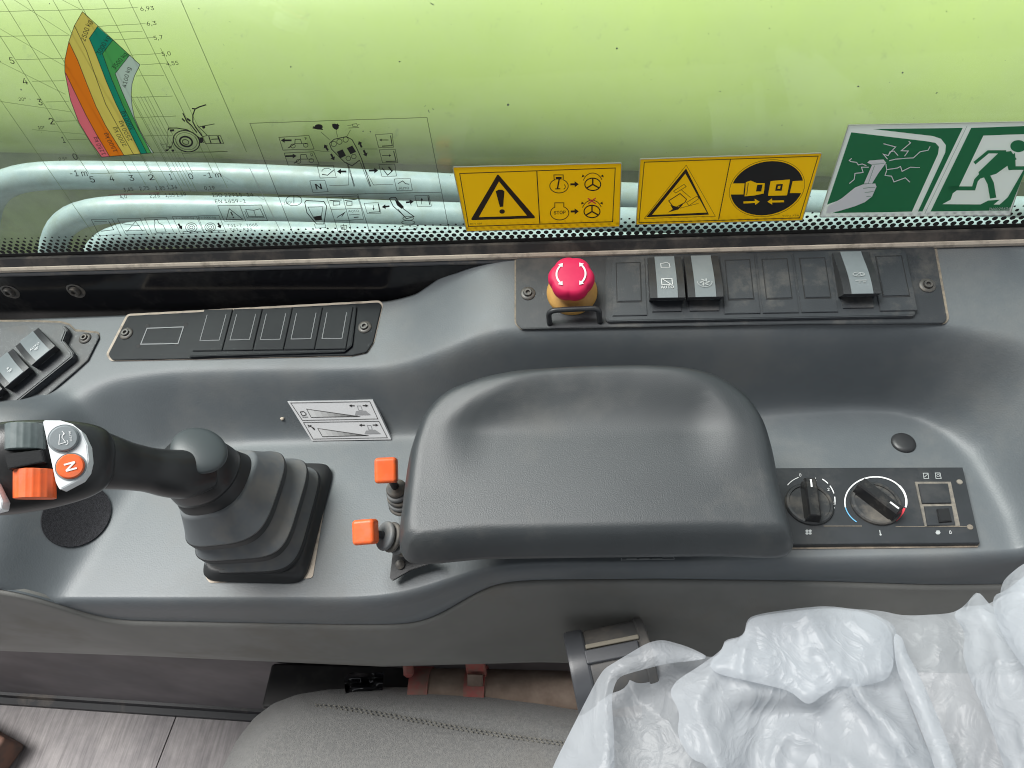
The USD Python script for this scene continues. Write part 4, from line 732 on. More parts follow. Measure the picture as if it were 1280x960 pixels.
# grip: one lofted body from the collar to the head
def loft(path, n=40, samples=50):
    path = [np.r_[p[0] if len(np.shape(p[0])) else p[0], ] if False else np.r_[PZ(p[0], p[1], p[2]), p[3:]] for p in path]; A = smooth_path(np.array(path), samples, 1.6); rs = []
    t = np.gradient(A[:, :3], axis=0); s = sup(n, 2.4)
    for row, d in zip(A, t):
        d = nz(d); vdir = nz(CAM - row[:3]); w = nz(np.cross(d, vdir)); u = np.cross(w, d)      # w across the grip, u its thickness
        rs.append(row[:3] + s[:, :1] * row[3] * w + s[:, 1:] * row[4] * u)
    return rings_mesh(rs)
col = [srect(-.2765, .2595, .556, .0282, .0270, 2.6, tilt=(.28, -.06)), srect(-.278, .259, .5605, .0275, .0262, 2.5, tilt=(.28, -.06)), srect(-.2785, .2588, .566, .0262, .0250, 2.4, tilt=(.28, -.06)), srect(-.279, .2585, .571, .0225, .0215, 2.3, tilt=(.28, -.06))]
obj('collar', rings_mesh(col), M_boot_rim, joy, smooth=60)
bulb = []
for t in np.linspace(0, 1, 18):
    a = t * math.pi / 2; k = max(math.cos(a), 0.02) ** .8
    bulb.append(srect(-.279 - .006 * t, .2585 - .002 * t, .566 + .039 * math.sin(a), .0268 * k, .0252 * k, 2.3, tilt=(.25 * (1 - t), -.05)))
obj('stem', rings_mesh(bulb), M_grip, joy, smooth=True)
cp = PZ(249, 563, .6030)
pm = basis(cp, nz((0.8, -.55, -.22)), z=nz((.22, .12, .95)))
cap = trimesh.creation.icosphere(3, 1.0); cap.apply_scale((.0205, .0168, .0068)); cap.apply_transform(pm)
obj('palm_cap', cap, M_gripcap, joy, smooth=True)
obj('neck', loft([(270, 594, .584, .008, .007), (252, 594, .590, .013, .011), (232, 593, .598, .0168, .0135), (212, 592, .606, .0160, .0148), (185, 587, .618, .0143, .0145), (155, 582, .632, .0152, .0145), (130, 577, .644, .0172, .0155), (112, 574, .650, .0195, .0155), (108, 574, .650, .017, .013)]), M_grip, joy, smooth=True)
obj('head', loft([(126, 574, .648, .010, .006), (124, 574, .649, .0185, .013), (116, 574, .6535, .0215, .0155), (96, 576, .658, .0240, .0165), (60, 580, .664, .0262, .0175), (20, 584, .669, .0272, .0175), (-20, 588, .672, .0262, .0175), (-60, 592, .672, .0225, .016), (-80, 594, .671, .012, .010)]), M_grip, joy, smooth=True)
hp = [PZ(60, 581, .6795), PZ(90, 577, .6765)]
GP = Plane(hp[0], nz(CAM - hp[0]) * .9 + np.array([-.12, 0, .25]), (1, 0, 0))
q = zp(0, 500, 3.879)
bp = obj('button_panel', slab(GP, rpoly(q((205, 97), (290, 98), (350, 115), (395, 150), (425, 215), (432, 290), (420, 345), (390, 385), (290, 437), (270, 400)), 3), -.012, .0012, .0008), M_butwhite, joy)
b1 = obj('grey_button', lathe(GP, GP.px(*q(310, 187), .002), [(.0074, .001), (.0074, .0024), (.0066, .0032), (.003, .0033)], 32), M_butgrey, joy, smooth=30)
b2 = obj('orange_button', lathe(GP, GP.px(*q(342, 322), .002), [(.0070, .001), (.0070, .0024), (.0063, .0032), (.003, .0033)], 32), M_orange, joy, smooth=30)
for b_, c_p, r0 in ((b1, (310, 187), .0076), (b2, (342, 322), .0072)):
    obj('rim', lathe(GP, GP.px(*q(*c_p), .002), [(r0 + .0007, .0011), (r0 + .0005, .0019), (r0, .0017)], 32), M_butgrey, b_, smooth=30)
obj('letter', text(GP, 'N', q(310, 310), q(322, 348), (13.0, -3.6), .0036, True), M_white, b2)
obj('symbol', [flat(GP, [L(q((290, 165), (285, 215), (318, 205), (300, 180), (310, 158)), .8), L(q((300, 150), (312, 162), (308, 170)), .8), arc(*q(318, 205), 3, 3, -60, 90, .7)], .0036), text(GP, 'AUTO', q(332, 150), q(340, 200), (2.6, -.3), .0036)], M_white, b1)
def roller(px, py, w, h, m, name, lab):
    c = GP.px(*q(px, py), .002); n = 90; t = np.linspace(0, 2 * np.pi, n, endpoint=False)
    du = GP.px(*q(px + w / 2, py), .002) - c; dv = GP.px(*q(px, py + h / 2), .002) - c; hu = np.linalg.norm(du); hv = np.linalg.norm(dv)
    eu, ev = du / hu, dv / hv
    rr = hu * 1.05; rs = []
    for s, k in ((-1, .94), (-.96, 1), (.96, 1), (1, .94)):
        rad = rr * k * (1 + .012 * np.sign(np.sin(18 * t))); x = rad * np.cos(t); z = rad * np.sin(t)
        rs.append(np.stack([c[0] + eu[0] * x + ev[0] * hv * s, c[1] + eu[1] * x + ev[1] * hv * s, z * .8 - rr * .62], -1))
    return obj(name, GP.mesh(rings_mesh(rs)), m, joy, smooth=25, label=lab)
frame = rpoly(q((-60, 90), (185, 80), (262, 470), (80, 545), (-60, 560)), 3)
roller(105, 168, 190, 128, M_rollgrey, 'thumb_roller', 'smoked grey thumb roller')
roller(150, 400, 200, 145, M_orange, 'thumb_roller', 'orange thumb roller')
ctr = [Polygon(q((20, 262), (200, 240), (215, 300), (38, 335)))]
obj('roller_divider', slab(GP, ctr[0], -.008, .0016, .0006), M_grip, joy)
obj('left_panel_edge', slab(GP, rpoly(q((-120, 330), (-20, 400), (15, 490), (8, 530), (-110, 560)), 2), -.012, .001, .0006), M_butwhite, joy)

# ------------------------------------------------------------------ felt disc, lever sticker, plug
def drape(ring_px, m, name, parent, h0, rings=8, smooth=True):
    """A thin sheet lying on the console's curved surface inside this outline."""
    r = np.asarray(ring_px); c = r.mean(0); L_ = [np.array([c])]; vs, fs = [c[None]], []
    for k in range(1, rings + 1): vs.append(c + (r - c) * k / rings)
    P = np.vstack(vs + [r]); w = on_console(P[:, 0], P[:, 1]); nn = n_console(w); n = len(r); i = np.arange(n); j = (i + 1) % n
    off = np.r_[np.full(len(P) - n, h0), np.full(n, -.001)]; w = w + nn * off[:, None]
    fs.append(np.stack([np.zeros(n, int), 1 + j, 1 + i], 1))
    for k in range(rings): a, b = 1 + k * n, 1 + (k + 1) * n; fs += [np.stack([a + i, a + j, b + j], 1), np.stack([a + i, b + j, b + i], 1)]
    mm = trimesh.Trimesh(w, np.vstack(fs), process=False)
    if mm.face_normals[:, 2].mean() < 0: mm.invert()
    return obj(name, mm, m, parent, smooth=40)
felt = thing('felt_disc', 'round black felt disc stuck on the grey slope below the joystick head', 'felt pad')
drape(np.asarray(ell(95, 645, 46, 37, -28, 60).exterior.coords)[:-1], M_felt, 'pad', felt, .0016)
stp = thing('lever_sticker', 'white sticker with two lever wedges on the dark slope above the boot', 'sticker')
cw = on_console(*np.array([(360, 501), (467, 499.5), (488, 550), (389, 551)]).T); nn = np.cross(cw[1] - cw[0], cw[3] - cw[0]); nn = nn if nn[2] > 0 else -nn
PSt = Plane(cw.mean(0), nn, cw[1] - cw[0])
tp = np.array([(x, y) for x in np.linspace(362, 486, 12) for y in np.linspace(501, 549, 8)]); tw = on_console(tp[:, 0], tp[:, 1]); lift = max(((tw - PSt.o) @ PSt.n).max(), 0) + .0004
PSt.o = PSt.o + PSt.n * min(lift, .004)
q = zp(340, 480, 7.53)
st_g = Polygon(q((145, 165), (948, 150), (1122, 522), (375, 535)))
obj('backing', slab(PSt, st_g, -.003, 0.0002, 0), M_paper, stp)
pr_ = [L(q((175, 178), (920, 165), (995, 328), (285, 342)), .6, close=True), L(q((295, 362), (1005, 350), (1085, 505), (385, 518)), .6, close=True), L(q((325, 236), (820, 305), (368, 314)), .6, close=True), L(q((430, 418), (900, 485), (475, 495)), .6, close=True)]
for ox, oy in ((0, 0), (95, 183)):
    pr_ += [arrow(*q(778 + ox, 204 + oy), *q(722 + ox, 204 + oy), 1.1, 3.6, 1.7), arrow(*q(852 + ox, 203 + oy), *q(906 + ox, 203 + oy), 1.1, 3.6, 1.7)]
pr_ += [L(q((265, 262), (295, 258), (318, 275), (318, 292), (285, 300)), .8, close=True), L(q((285, 312), (340, 310)), .6), L(q((335, 385), (375, 405), (400, 432)), 1.1), L(q((340, 405), (370, 385)), .8), L(q((390, 410), (400, 425)), .9)]
obj('black_print', flat(PSt, pr_, .0005), M_ink, stp)
gp = [Polygon(q((780, 292), (790, 255), (880, 250), (930, 290))), Polygon(q((870, 470), (885, 438), (970, 430), (1025, 468))), L(q((800, 205), (835, 205), (848, 248), (815, 248)), .6, close=True), L(q((895, 388), (930, 388), (942, 430), (910, 430)), .6, close=True)]
obj('grey_symbols', flat(PSt, gp, .0005), M_line_grey, stp)
wg = []
for A, B, C in (((325, 236), (820, 305), (368, 314)), ((430, 418), (900, 485), (475, 495))):
    A, B, C = map(np.array, (A, B, C))
    for k in range(8):
        t0, t1 = k / 8, (k + 1) / 8; wg.append((Polygon(q(*(tuple(A + (B - A) * t0), tuple(A + (B - A) * t1), tuple(C + (B - C) * t1), tuple(C + (B - C) * t0)))).buffer(0), k))
for k in range(8):
    obj('wedge_step', flat(PSt, [g_ for g_, kk in wg if kk == k], .00035), mat(f'wedge_grey_{k + 1}', (0.58 - .068 * k,) * 3, .6), stp)
cb = trimesh.creation.icosphere(2, .0016); cb.apply_scale((1.3, .9, .7)); cb.vertices += (meshkit.noise(cb.vertices * 900, 3)[:, None] - .5) * .0008; cw_ = on_console(353, 524)[0]; cb.apply_translation(cw_ + (0, 0, .0007))
obj('crumb', cb, M_pale_dust, None, smooth=True, label='tiny pale crumb stuck on the dark slope left of the white lever sticker', category='crumb')
plug = thing('round_plug', 'round black plug in the tray above the heater panel', 'plug')
pc = on_console(1129, 554)[0]; pn = n_console(pc[None])[0]; PP = Plane(pc, pn)
obj('cap', lathe(PP, (0, 0), [(.0092, -.001), (.0094, .0008), (.0086, .0022), (.006, .0030), (.001, .0032)], 32), M_black, plug, smooth=True)

# ------------------------------------------------------------------ heater panel
hv = thing('heater_panel', 'black heater control panel with two dials and a small rocker', 'control panel')
q = zp(960, 520, 4.0); HH = .0055
obj('face_plate', slab(PT, Polygon([(940, 585), (1203.5, 584), (1225, 678.5), (940, 681)]), 0, HH, .0005), M_heater, hv)
obj('dust_edge', flat(PT, Polygon([(940, 681), (1225, 678.5), (1222, 684), (940, 687)]), .0008), M_dust, hv)
def dial(cx, cy, r_px, ang, name, lab):
    c = PT.px(cx, cy, HH); r = np.linalg.norm(PT.px(cx + r_px, cy, HH) - c)
    d = obj(name, lathe(PT, c, [(r, HH), (r, HH + .002), (r * .95, HH + .003), (r * .85, HH + .0032), (r * .83, HH + .0022), (r * .3, HH + .0022)], 48), M_dial, hv, smooth=30, label=lab)
    e = np.array([math.cos(ang), math.sin(ang)]); n = np.array([-e[1], e[0]])
    def bar(l0, l1, w, h0, h1, m, nm):
        rs = []
        for f, h in ((1, h0), (.82, h1 - .001), (.62, h1)):
            rs.append(np.array([(*(c + e * a * (1 - (1 - f) * .12) + n * b * f), h) for a, b in ((l0, -w), (l1, -w), (l1, w), (l0, w))]))
        return obj(nm, PT.mesh(rings_mesh(rs)), m, d, smooth=False)
    bar(-r * .92, r * .92, r * .30, HH + .002, HH + .0135, M_knob, 'knob_bar')
    bar(r * .45, r * .86, r * .055, HH + .0134, HH + .0139, M_white, 'pointer')
def ang_of(p0, p1): a, b = PT.px(*p0, HH + .01), PT.px(*p1, HH + .01); return math.atan2(*(b - a)[::-1])
dial(1011, 631, 30, ang_of(q(205, 520), q(180, 320)), 'fan_dial', 'fan speed dial half hidden by the armrest')
dial(1094, 630, 31.5, ang_of(q(440, 360), q(625, 500)), 'temperature_dial', 'temperature dial turned to lower right')
obj('white_scale', flat(PT, [arc(*q(538, 430), 38.5, 31.5, 160 + 8, 360 + 12, 1.7), arc(*q(538, 430), 38.5, 31.5, -40, 12, 2.6), arc(*q(215, 425), 30, 31, -62, -45, 1.3), arc(*q(215, 425), 30, 31, -38, -18, 1.3), arc(*q(215, 425), 30, 31, -10, 5, 1.3), arc(*q(215, 425), 30, 31, 14, 58, .9), arc(*q(190, 425), 30, 31, -140, -108, .9)], HH + .0004), M_white, hv)
obj('blue_scale', flat(PT, arc(*q(538, 430), 38.5, 31.5, 128, 168, 1.2), HH + .0004), M_blueprint, hv)
obj('red_scale', flat(PT, arc(*q(538, 430), 36.5, 30.5, 14, 48, 4.0), HH + .0004), M_redprint, hv)
wr = [text(PT, '0', q(157, 302), q(167, 302), (-.4, -3.6), HH + .0004), text(PT, '1', q(236, 322), q(244, 324), (-.4, -3.6), HH + .0004), text(PT, '2', q(298, 374), q(308, 374), (-.4, -3.6), HH + .0004), text(PT, '3', q(328, 443), q(338, 443), (-.4, -3.4), HH + .0004), text(PT, '0', q(908, 590), q(918, 590), (-.6, -4.2), HH + .0004)]
for t_ in wr: obj('scale_number', t_, M_white, hv)
sy = [ell(*q(203 + dx, 580 + dy), 1.9, 1.5) for dx, dy in ((-8, -6), (8, -6), (-8, 7), (8, 7))] + [L(q((558, 570), (562, 590)), 1.1), ell(*q(563, 593), 1.3, 1.2), ring(*q(850, 582), 2.6, 2.3, .8)] + [L([q(850, 582), (q(850, 582)[0] + 3.4 * math.cos(a), q(850, 582)[1] + 3 * math.sin(a))], .8) for a in np.linspace(0, 5.5, 8)] + [L(q((776, 286), (800, 286), (804, 312), (780, 312)), .8, close=True), L(q((782, 305), (798, 292)), .8), L(q((836, 285), (860, 285), (866, 312), (840, 312)), .8, close=True), ring(*q(851, 298), 2, 1.8, .6)]
for g_ in (sy[:4], sy[4:6], sy[6:15], sy[15:17], sy[17:]): obj('symbol', flat(PT, g_, HH + .0004), M_greyprint, hv)
obj('dust_line', flat(PT, [L(q((278, 550), (470, 550)), .6), L(q((638, 552), (1010, 553)), .6)], HH + .0004), M_dust, hv)
fr = Polygon(q((735, 328), (915, 328), (962, 550), (785, 552)))
obj('rocker_frame', slab(PT, fr, HH, HH + .0008, .0003), mat('dusty_frame', (0.13, 0.12, 0.105), .8, (0.20, 0.18, 0.15), 200), hv)
obj('blank_cover', slab(PT, Polygon(q((752, 338), (900, 336), (918, 434), (772, 436))), HH + .0008, HH + .0022, .0005), M_heater, hv)
rk = obj('rocker_switch', slab(PT, Polygon(q((780, 450), (920, 448), (938, 545), (796, 548))), HH + .0008, HH + .0016, .0005), M_heater, hv)
obj('raised_end', slab(PT, rpoly(q((845, 462), (905, 458), (922, 525), (858, 530)), .6), HH + .0016, HH + .0034, .0008), M_knob, rk)
for p in ((958, 330), (1010, 556)): obj('rivet', lathe(PT, PT.px(*q(*p), HH), [(.0022, HH), (.0019, HH + .0007), (.0006, HH + .0009)], 16), mat('rivet_dust', (0.22, 0.20, 0.17), .8) if p[0] < 1000 else M_dust, hv)

# ------------------------------------------------------------------ armrest pad and orange levers
arm = thing('armrest', 'large dark grey moulded armrest pad with scooped rear edge over the console', 'armrest')
zpad = lambda x, y: 0.576 + (y - 0.21) * 0.11
out_px = [(500, 690), (497, 668), (502, 600), (507, 560), (520, 518), (540, 492), (560, 478), (600, 467), (660, 459), (730, 455), (800, 453.5), (860, 456), (895, 461), (920, 472), (945, 492), (962, 520), (971, 555), (978, 600), (988, 650), (995, 682), (990, 691), (970, 694), (900, 691), (700, 693.5), (600, 695), (540, 701), (510, 702)]
def at_pad(px, py, dz=0.0):
    p = PZ(px, py, 0.57)
    for _ in range(30): p = PZ(px, py, zpad(p[..., 0], p[..., 1]) + dz)
    return p
ow = np.array([at_pad(x, y, float(np.interp(y, [470, 530, 600, 680], [.0045, -.002, -.010, -.019]))) for x, y in out_px]); oc = smooth_path(np.vstack([ow, ow[:1]]), 241, 1.6)[:-1, :2]
opoly = Polygon(oc); cen = np.array([-0.005, 0.275])
def scoop_field(p):
    px = px_of(np.c_[p, zpad(p[:, 0], p[:, 1])]); x, y = px[:, 0], px[:, 1]
    tc = np.interp(x, [540, 575, 600, 640, 690, 740, 790, 840, 880, 905, 930], [552, 528, 513, 496, 483, 477, 476, 482, 496, 518, 552])
    w = 5 + 52 * sstep(1 - np.abs(x - 740) / 190); t = sstep((y - tc + 6) / np.maximum(544 - tc + 6, 6)); inside = sstep((x - 548) / 55) * sstep((935 - x) / 70)
    rim = sstep((620 - y) / 130) * (1 - .55 * sstep((np.abs(x - 740) - 90) / 130)); carve = np.clip(t, 0, 1) ** .75 * inside * (y > tc - 6)
    return 0.0150 * rim * (1 - carve)
rows_ = []
for s in [0, .1, .2, .3, .4, .5, .58, .65, .71, .76, .80, .84, .87, .90, .925, .945, .96, .972, .982, .990, .996, 1.0]:
    p = cen + (oc - cen) * s; d = shapely.distance(opoly.exterior, shapely.points(p)); fy = p[:, 1]
    Rr = 0.0135; prof = 0.021 * (1 - np.clip(1 - d / Rr, 0, 1) ** 2.4) - 0.021
    rows_.append(np.c_[p, zpad(p[:, 0], p[:, 1]) + prof + scoop_field(p)])
e_ = rows_[-1].copy(); e_[:, 2] -= 0.003; rows_.append(e_)
e2 = e_.copy(); e2[:, :2] = cen + (e_[:, :2] - cen) * .97; e2[:, 2] -= .004; rows_.append(e2); e3 = e2.copy(); e3[:, :2] = cen + (e_[:, :2] - cen) * .5; rows_.append(e3)
obj('pad', rings_mesh(rows_[1:], True, True), M_pad, arm, smooth=True)
obj('pedestal', boxw(-0.085, 0.085, 0.245, 0.325, 0.47, 0.552), M_dark, arm)
PH = Plane((0, 0.235, .500), (0, -.35, 1))
obj('hinge_plate', slab(PH, rpoly([(491, 688), (487, 722), (490, 726), (512, 713), (552, 700), (520, 684)], 1.5), -.002, .0015, .0005), M_black, arm)
sc = obj('hinge_screw', lathe(PH, PH.px(501, 706), [(.0034, .0015), (.0036, .003), (.002, .0038)], 18), M_screw, arm, smooth=40)
trip = obj('scale_mark', flat(PT, [L([(776, 700), (843, 699)], .9), L([(777, 697.5), (777, 701)], .8)] + [Polygon([(x, 698.4), (x + 13, 698.2), (x + 13, 699.2), (x, 699.4)]) for x in (783, 799, 815)] + [L([(828, 696.5), (842, 696), (843, 699)], .7)], .0012), M_greyprint, console)
def lever(label, base, kn, size, axis_x, axis_z, bell):
    t = thing('orange_lever', label, 'lever', 'orange levers beside the armrest')
    b0, k0 = PZ(*base), PZ(*kn); ax = nz(k0 - b0); d = np.linalg.norm(k0 - b0)
    obj('rod', tube([b0, k0], .003, 10), M_black, t, smooth=True)
    for i, (f, r) in enumerate(bell):
        c = b0 + ax * d * f; n = 28; th_ = np.linspace(0, 2 * np.pi, n, endpoint=False); u = nz(np.cross(ax, (0, 0.3, 1))); w = np.cross(ax, u); rs = []
        for a in np.linspace(-1, 1, 9): rad = r * (.80 + .20 * math.sqrt(max(1 - a * a, 0))); rs.append(c + ax * .0024 * a + rad * (np.cos(th_)[:, None] * u + np.sin(th_)[:, None] * w))
        obj('boot_fold', rings_mesh(rs), M_boot if i % 2 else mat(f'boot_fold_{base[0]}_{i}', (0.05, 0.052, 0.053), .6, dust=TAN, dscale=60, dlo=.4, dhi=.7, damt=.6), t, smooth=40)
    obj('handle', rbox(size, .0028, basis(k0, axis_x, z=axis_z)), M_orange, t, smooth=50)
lever('upper orange lever beside the armrest, above its twin', (507, 632, .500), (483, 588, .548), (.0165, .0190, .013), (1, .12, -.1), nz(CAM - PZ(483, 588, .548)) + np.array((-.35, 0, 0)), [(.10, .0125), (.20, .0115), (.30, .0105), (.40, .0095), (.5, .008)])
lever('lower orange lever beside the armrest with a black ribbed boot', (512, 676, .512), (457, 665, .540), (.0165, .0178, .013), (1, .05, .1), nz(CAM - PZ(457, 665, .540)) + np.array((-.1, 0, 0)), [(.12, .0125), (.26, .0118), (.42, .0112), (.56, .0108)])

# ------------------------------------------------------------------ low things in front: seat, tube, reel, box, bag
def px_sheet(outline, zf, step=9, dens=7):
    """A sheet with a free outline: outline and inner points read in the photograph, each at its own height zf(px, py)."""
    pg_ = Polygon(outline).buffer(0); b = pg_.exterior; bp_ = np.array([b.interpolate(d).coords[0] for d in np.arange(0, b.length, dens)])
    x0, y0, x1, y1 = pg_.bounds; X, Y = np.meshgrid(np.arange(x0, x1, step), np.arange(y0, y1, step)); X = X + (np.arange(X.shape[0]) % 2)[:, None] * step / 2
    I = np.stack([X.ravel(), Y.ravel()], -1); ins = shapely.contains(pg_.buffer(-dens * .55), shapely.points(I)); I = I[ins]
    P = np.vstack([bp_, I]); D = Delaunay(P); f = D.simplices; cen_ = P[f].mean(1); f = f[shapely.contains(pg_, shapely.points(cen_))]
    dist = shapely.distance(b, shapely.points(P)); w = PZ(P[:, 0], P[:, 1], zf(P[:, 0], P[:, 1], dist)); m = trimesh.Trimesh(w, f, process=False)
    n = m.face_normals; m.faces = np.where((n[:, 2] < 0)[:, None], m.faces[:, ::-1], m.faces); return m
seat = thing('driver_seat', 'grey fabric seat cushion with a stitched seam', 'seat')
seat_o = [(240, 1060), (258, 1010), (278, 960), (296, 925), (318, 897), (342, 879), (372, 868), (410, 862), (470, 859), (540, 859), (610, 863), (680, 873), (740, 885), (820, 900), (900, 915), (1000, 925), (1200, 930), (1290, 1060)]
seam = np.array([(392, 882), (400, 882), (430, 885), (480, 893), (560, 908), (640, 921), (710, 930), (800, 940)])
seam_l = LineString(seam)
def z_seat(x, y, d):
    ds = shapely.distance(seam_l, shapely.points(np.stack([x, y], -1)))
    return 0.262 - 0.055 * np.clip(1 - d / 34, 0, 1) ** 2.2 - 0.004 * np.exp(-(ds / 5) ** 2) + .006 * sstep((y - 900) / 120)
cush = px_sheet(seat_o, z_seat, 7, 6)
obj('cushion', cush, M_seat, seat, smooth=True)
sw = smooth_path(seam, 260, 4); sz = z_seat(sw[:, 0], sw[:, 1], shapely.distance(Polygon(seat_o).exterior, shapely.points(sw))); sp = PZ(sw[:, 0], sw[:, 1], sz + .0032)
st_ = []
for k in range(0, len(sp) - 2, 2):
    a = nz(sp[k + 1] - sp[k]); n = nz(np.cross(a, (0, 0, 1))); st_.append(rbox((.0030, .0013, .0010), .0004, basis(sp[k] + n * .0012 * (1 if k % 4 else -1), a + n * .4, z=(0, 0, 1)), 3))
obj('seam', join(st_), M_stitch, seat, kind='stuff')
obj('cushion_side', px_sheet([(x, y) for x, y in seat_o], lambda x, y, d: 0.262 - 0.055 - 0.0 * d, 30, 6), mat('seat_under', (0.02, 0.02, 0.02), .9), seat)

rail = thing('seat_tube', 'rusty brown steel tube between the seat and console with a red clamp', 'tube')
t0_, t1_ = PZ(505, 864, .21), PZ(800, 872, .21); tdir = nz(t1_ - t0_)
obj('tube', tube([PZ(515, 866, .21), PZ(530, 866, .21), PZ(540, 866, .21), PZ(600, 867, .21), PZ(800, 872, .21)], np.array([.012, .0225, .0243, .0243, .0243]), 28), M_steel, rail, smooth=40)
obj('end_collar', tube([PZ(516, 866, .21), PZ(540, 866, .21)], .0262, 28), M_redpaint, rail, smooth=40)
cc = PZ(597, 860, .21)
obj('clamp', tube([PZ(584, 866, .21), PZ(609, 866, .21)], .0272, 28), M_redpaint, rail, smooth=40)
obj('clamp_tab', rbox((.020, .006, .028), .0015, basis(PZ(595, 836, .24), tdir, z=(0, .3, 1))), M_redpaint, rail, smooth=40)
obj('clamp_plate', rbox((.016, .004, .012), .001, basis(PZ(594, 850, .24), tdir, z=(0, .9, .6))), M_steel, rail, smooth=40)
obj('red_pin', tube([PZ(509, 822, .245), PZ(511, 843, .24), PZ(511, 846, .24)], np.array([.0055, .0055, .003]), 14), M_redpaint, rail, smooth=40)
trk = thing('seat_rail', 'black plastic wrapped end of the seat rail near the lower wall', 'rail')
obj('rail_body', rbox((.42, .05, .05), .004, basis(PZ(560, 868, .13), (1, .02, 0), z=(0, 0, 1))), mat('rail_black', (0.016, 0.015, 0.015), .5, dust=(0.06, 0.055, 0.05), dscale=40, damt=.7), trk, smooth=40)
def z_film(x, y, d): return .215 + .010 * np.abs(np.sin(x * .05 + y * .22)) + .003 * np.sin(y * .5 - x * .1)
obj('shiny_wrap', px_sheet([(430, 846), (440, 840), (455, 842), (480, 840), (478, 866), (432, 870)], z_film, 3, 3), mat('black_film', (0.012, 0.012, 0.014), .12), trk, smooth=True)

reel = thing('belt_reel', 'dusty black ribbed cylinder lying against the console beside the plastic film', 'reel')
ra, rb_ = PZ(722, 842, .40), PZ(808, 825, .402); rd = nz(rb_ - ra); rl = np.linalg.norm(rb_ - ra); RP = Plane(ra, -rd, (0, -1, 0)); R0 = .0310
lath = lambda prof, n=56: lathe(RP, (0, 0), prof, n)
obj('end_cap', lath([(R0 * .9, .0055), (R0 * 1.02, .005), (R0 * 1.05, .002), (R0 * 1.05, -.0085), (R0 * 1.02, -.0100), (R0 * .97, -.0104)]), M_reel2, reel, smooth=30)
obj('barrel', lath([(R0 * .97, -.0102), (R0 * .985, -.012), (R0, -.05), (R0 * .99, -rl)]), M_reel, reel, smooth=30)
obj('rib', lath([(R0 * 1.03, -.052), (R0 * 1.05, -.053), (R0 * 1.05, -.058), (R0 * 1.03, -.059)]), M_reel, reel, smooth=30)
ax_u = RP.u; top = nz(CAM - ra); top = nz(top - rd * (top @ rd)); tq = nz(np.cross(rd, top)); tdirn = nz(top * .93 + (tq if tq[1] > 0 else -tq) * .30)
obj('flat_strap', rbox((.042, .0105, .006), .001, basis(ra + rd * .029 + tdirn * R0, rd, z=tdirn)), M_reel2, reel, smooth=40)
obj('strap_edge', rbox((.042, .0035, .006), .001, basis(ra + rd * .029 + nz(tdirn * .96 + np.array((0, .28, .05))) * (R0 + .0003), rd, z=tdirn)), mat('dust_light', (0.22, 0.20, 0.16), .9), reel, smooth=40)
cor = thing('brown_box_corner', 'rusty brown block corner on the floor at lower left', 'block')
obj('block', rbox((.10, .09, .05), .006, basis(PZ(-40, 950, -.075), nz((1, -.35, 0)), z=(0, 0, 1))), mat('brown_block', (0.20, 0.11, 0.08), .8, (0.10, 0.08, 0.07), 30), cor, smooth=40)

bag = thing('plastic_film', 'crumpled milky white plastic film heaped over the seat at lower right', 'plastic film')
def crumple(x, y, s=1.0, seed=0):
    p = np.stack([x / 95, y / 80, 0 * x + 3.3], -1); n1 = meshkit.fbm(p, 2, 5)
    q_ = np.stack([x / 52 + 1.6 * n1, y / 120 - x / 150 + n1, 0 * x + 5.1], -1); rg = 1 - np.abs(2 * meshkit.noise(q_, 2) - 1)
    q2 = np.stack([x / 20 + y / 60 + 2.5 * n1, y / 34 + 2 * n1, 0 * x + seed], -1); rg2 = 1 - np.abs(2 * meshkit.noise(q2, 4) - 1)
    return .012 * (n1 - .5) + .0048 * rg ** 3 + s * .0010 * rg2 ** 2
zbase = lambda x, y: np.interp(x, [660, 760, 900, 1050, 1200, 1290, 1350], [.40, .442, .452, .462, .475, .50, .51])
def sheet(name, outline, lift, seed, amp=1.0, edge=.012, ew=16, step=6, extra=None):
    def zf(x, y, d): return zbase(x, y) + lift + crumple(x, y, amp, seed) - 0.35 * edge * np.clip(1 - d / ew, 0, 1) ** 1.6 + (extra(x, y) if extra else 0)
    obj(name, px_sheet(chaikin(outline), zf, step, 5), M_bag, bag, smooth=True)
def chaikin(p, it=2):
    p = np.array(p, float)
    for _ in range(it): q_ = np.roll(p, -1, 0); p = np.stack([p * .8 + q_ * .2, p * .2 + q_ * .8], 1).reshape(-1, 2)
    return p
def ridge(pts, amp, w):
    l_ = LineString(pts); return lambda x, y: amp * np.exp(-(shapely.distance(l_, shapely.points(np.stack([x, y], -1))) / w) ** 2)
r1 = ridge([(1068, 858), (1110, 910), (1160, 985)], .011, 13); r2 = ridge([(1125, 800), (1150, 870), (1190, 960)], .010, 18); r3 = ridge([(900, 820), (870, 880), (900, 960)], .006, 12)
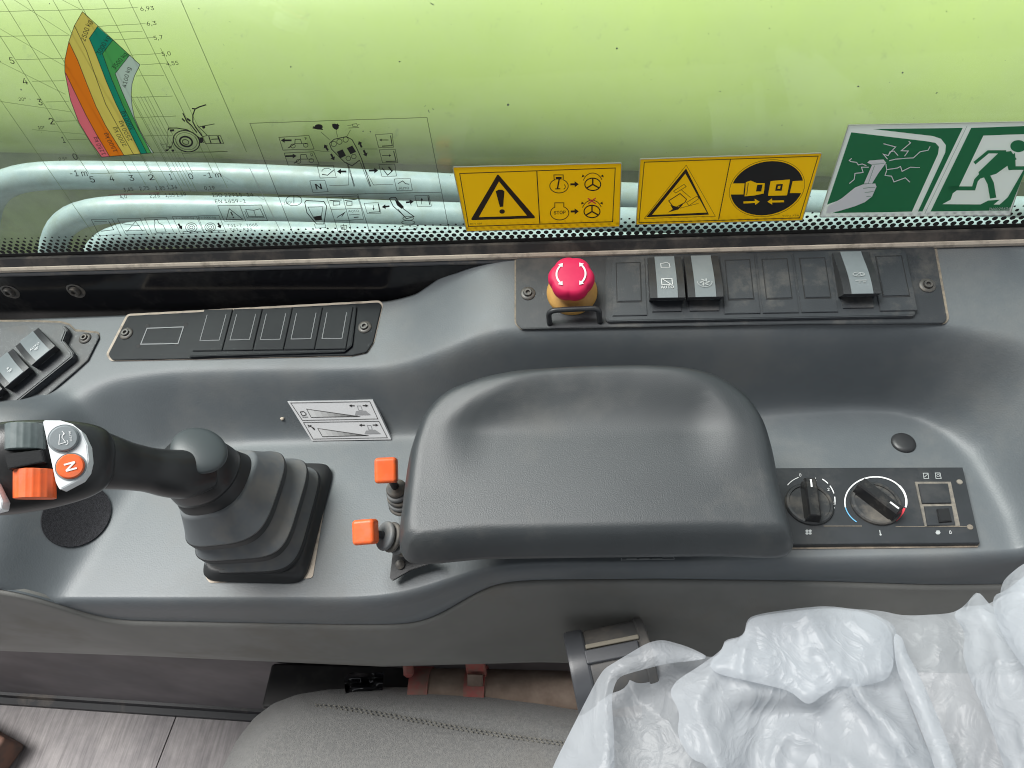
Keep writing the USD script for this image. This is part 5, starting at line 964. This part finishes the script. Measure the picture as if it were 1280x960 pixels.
sheet('film_layer', [(672, 1010), (690, 960), (720, 900), (752, 838), (768, 828), (820, 800), (860, 812), (888, 823), (905, 815), (930, 797), (936, 774), (956, 769), (1035, 759), (1100, 763), (1130, 770), (1190, 767), (1204, 758), (1240, 756), (1285, 715), (1345, 690), (1345, 1070), (650, 1070)], -.022, 11, 1.0)
sheet('film_fold', [(684, 985), (690, 960), (720, 900), (752, 838), (768, 828), (820, 797), (860, 808), (888, 822), (868, 826), (835, 829), (800, 838), (772, 846), (764, 870), (768, 920), (768, 990)], .016, 23, .7, .010, 10)
sheet('film_fold', [(836, 866), (846, 850), (872, 834), (903, 812), (905, 800), (930, 795), (934, 772), (956, 766), (1000, 760), (1035, 757), (1085, 764), (1118, 780), (1122, 800), (1120, 822), (1126, 850), (1150, 915), (1172, 965), (1200, 1060), (915, 1060), (888, 958), (862, 948), (846, 918), (850, 890)], .018, 37, 1.0, .012, 12, extra=lambda x, y: r1(x, y) + r3(x, y) - .012 * sstep((y - 865) / 30) * sstep((1060 - x) / 40) * sstep((x - 900) / 40))
sheet('film_fold', [(903, 812), (905, 802), (930, 796), (935, 774), (957, 768), (1035, 759), (1085, 766), (1114, 784), (1118, 830), (1110, 850), (1068, 860), (1048, 857), (1030, 868), (1010, 883), (988, 864), (965, 858), (930, 850), (895, 842), (885, 830)], .029, 41, .9, .007, 9)
sheet('film_fold', [(1116, 790), (1128, 796), (1133, 815), (1150, 845), (1172, 895), (1195, 955), (1215, 1010), (1185, 1010), (1162, 940), (1138, 880), (1120, 835)], .040, 53, .5, .014, 10)
sheet('film_fold', [(1190, 768), (1206, 757), (1222, 737), (1238, 757), (1252, 764), (1250, 728), (1284, 700), (1350, 680), (1350, 1070), (1288, 1070), (1262, 980), (1238, 905), (1213, 850), (1203, 818), (1207, 790)], .036, 67, 1.1, .014, 12)
sheet('film_fold', [(1240, 745), (1258, 738), (1290, 712), (1350, 700), (1350, 900), (1300, 860), (1262, 810), (1244, 775)], .056, 71, .8, .012, 12)
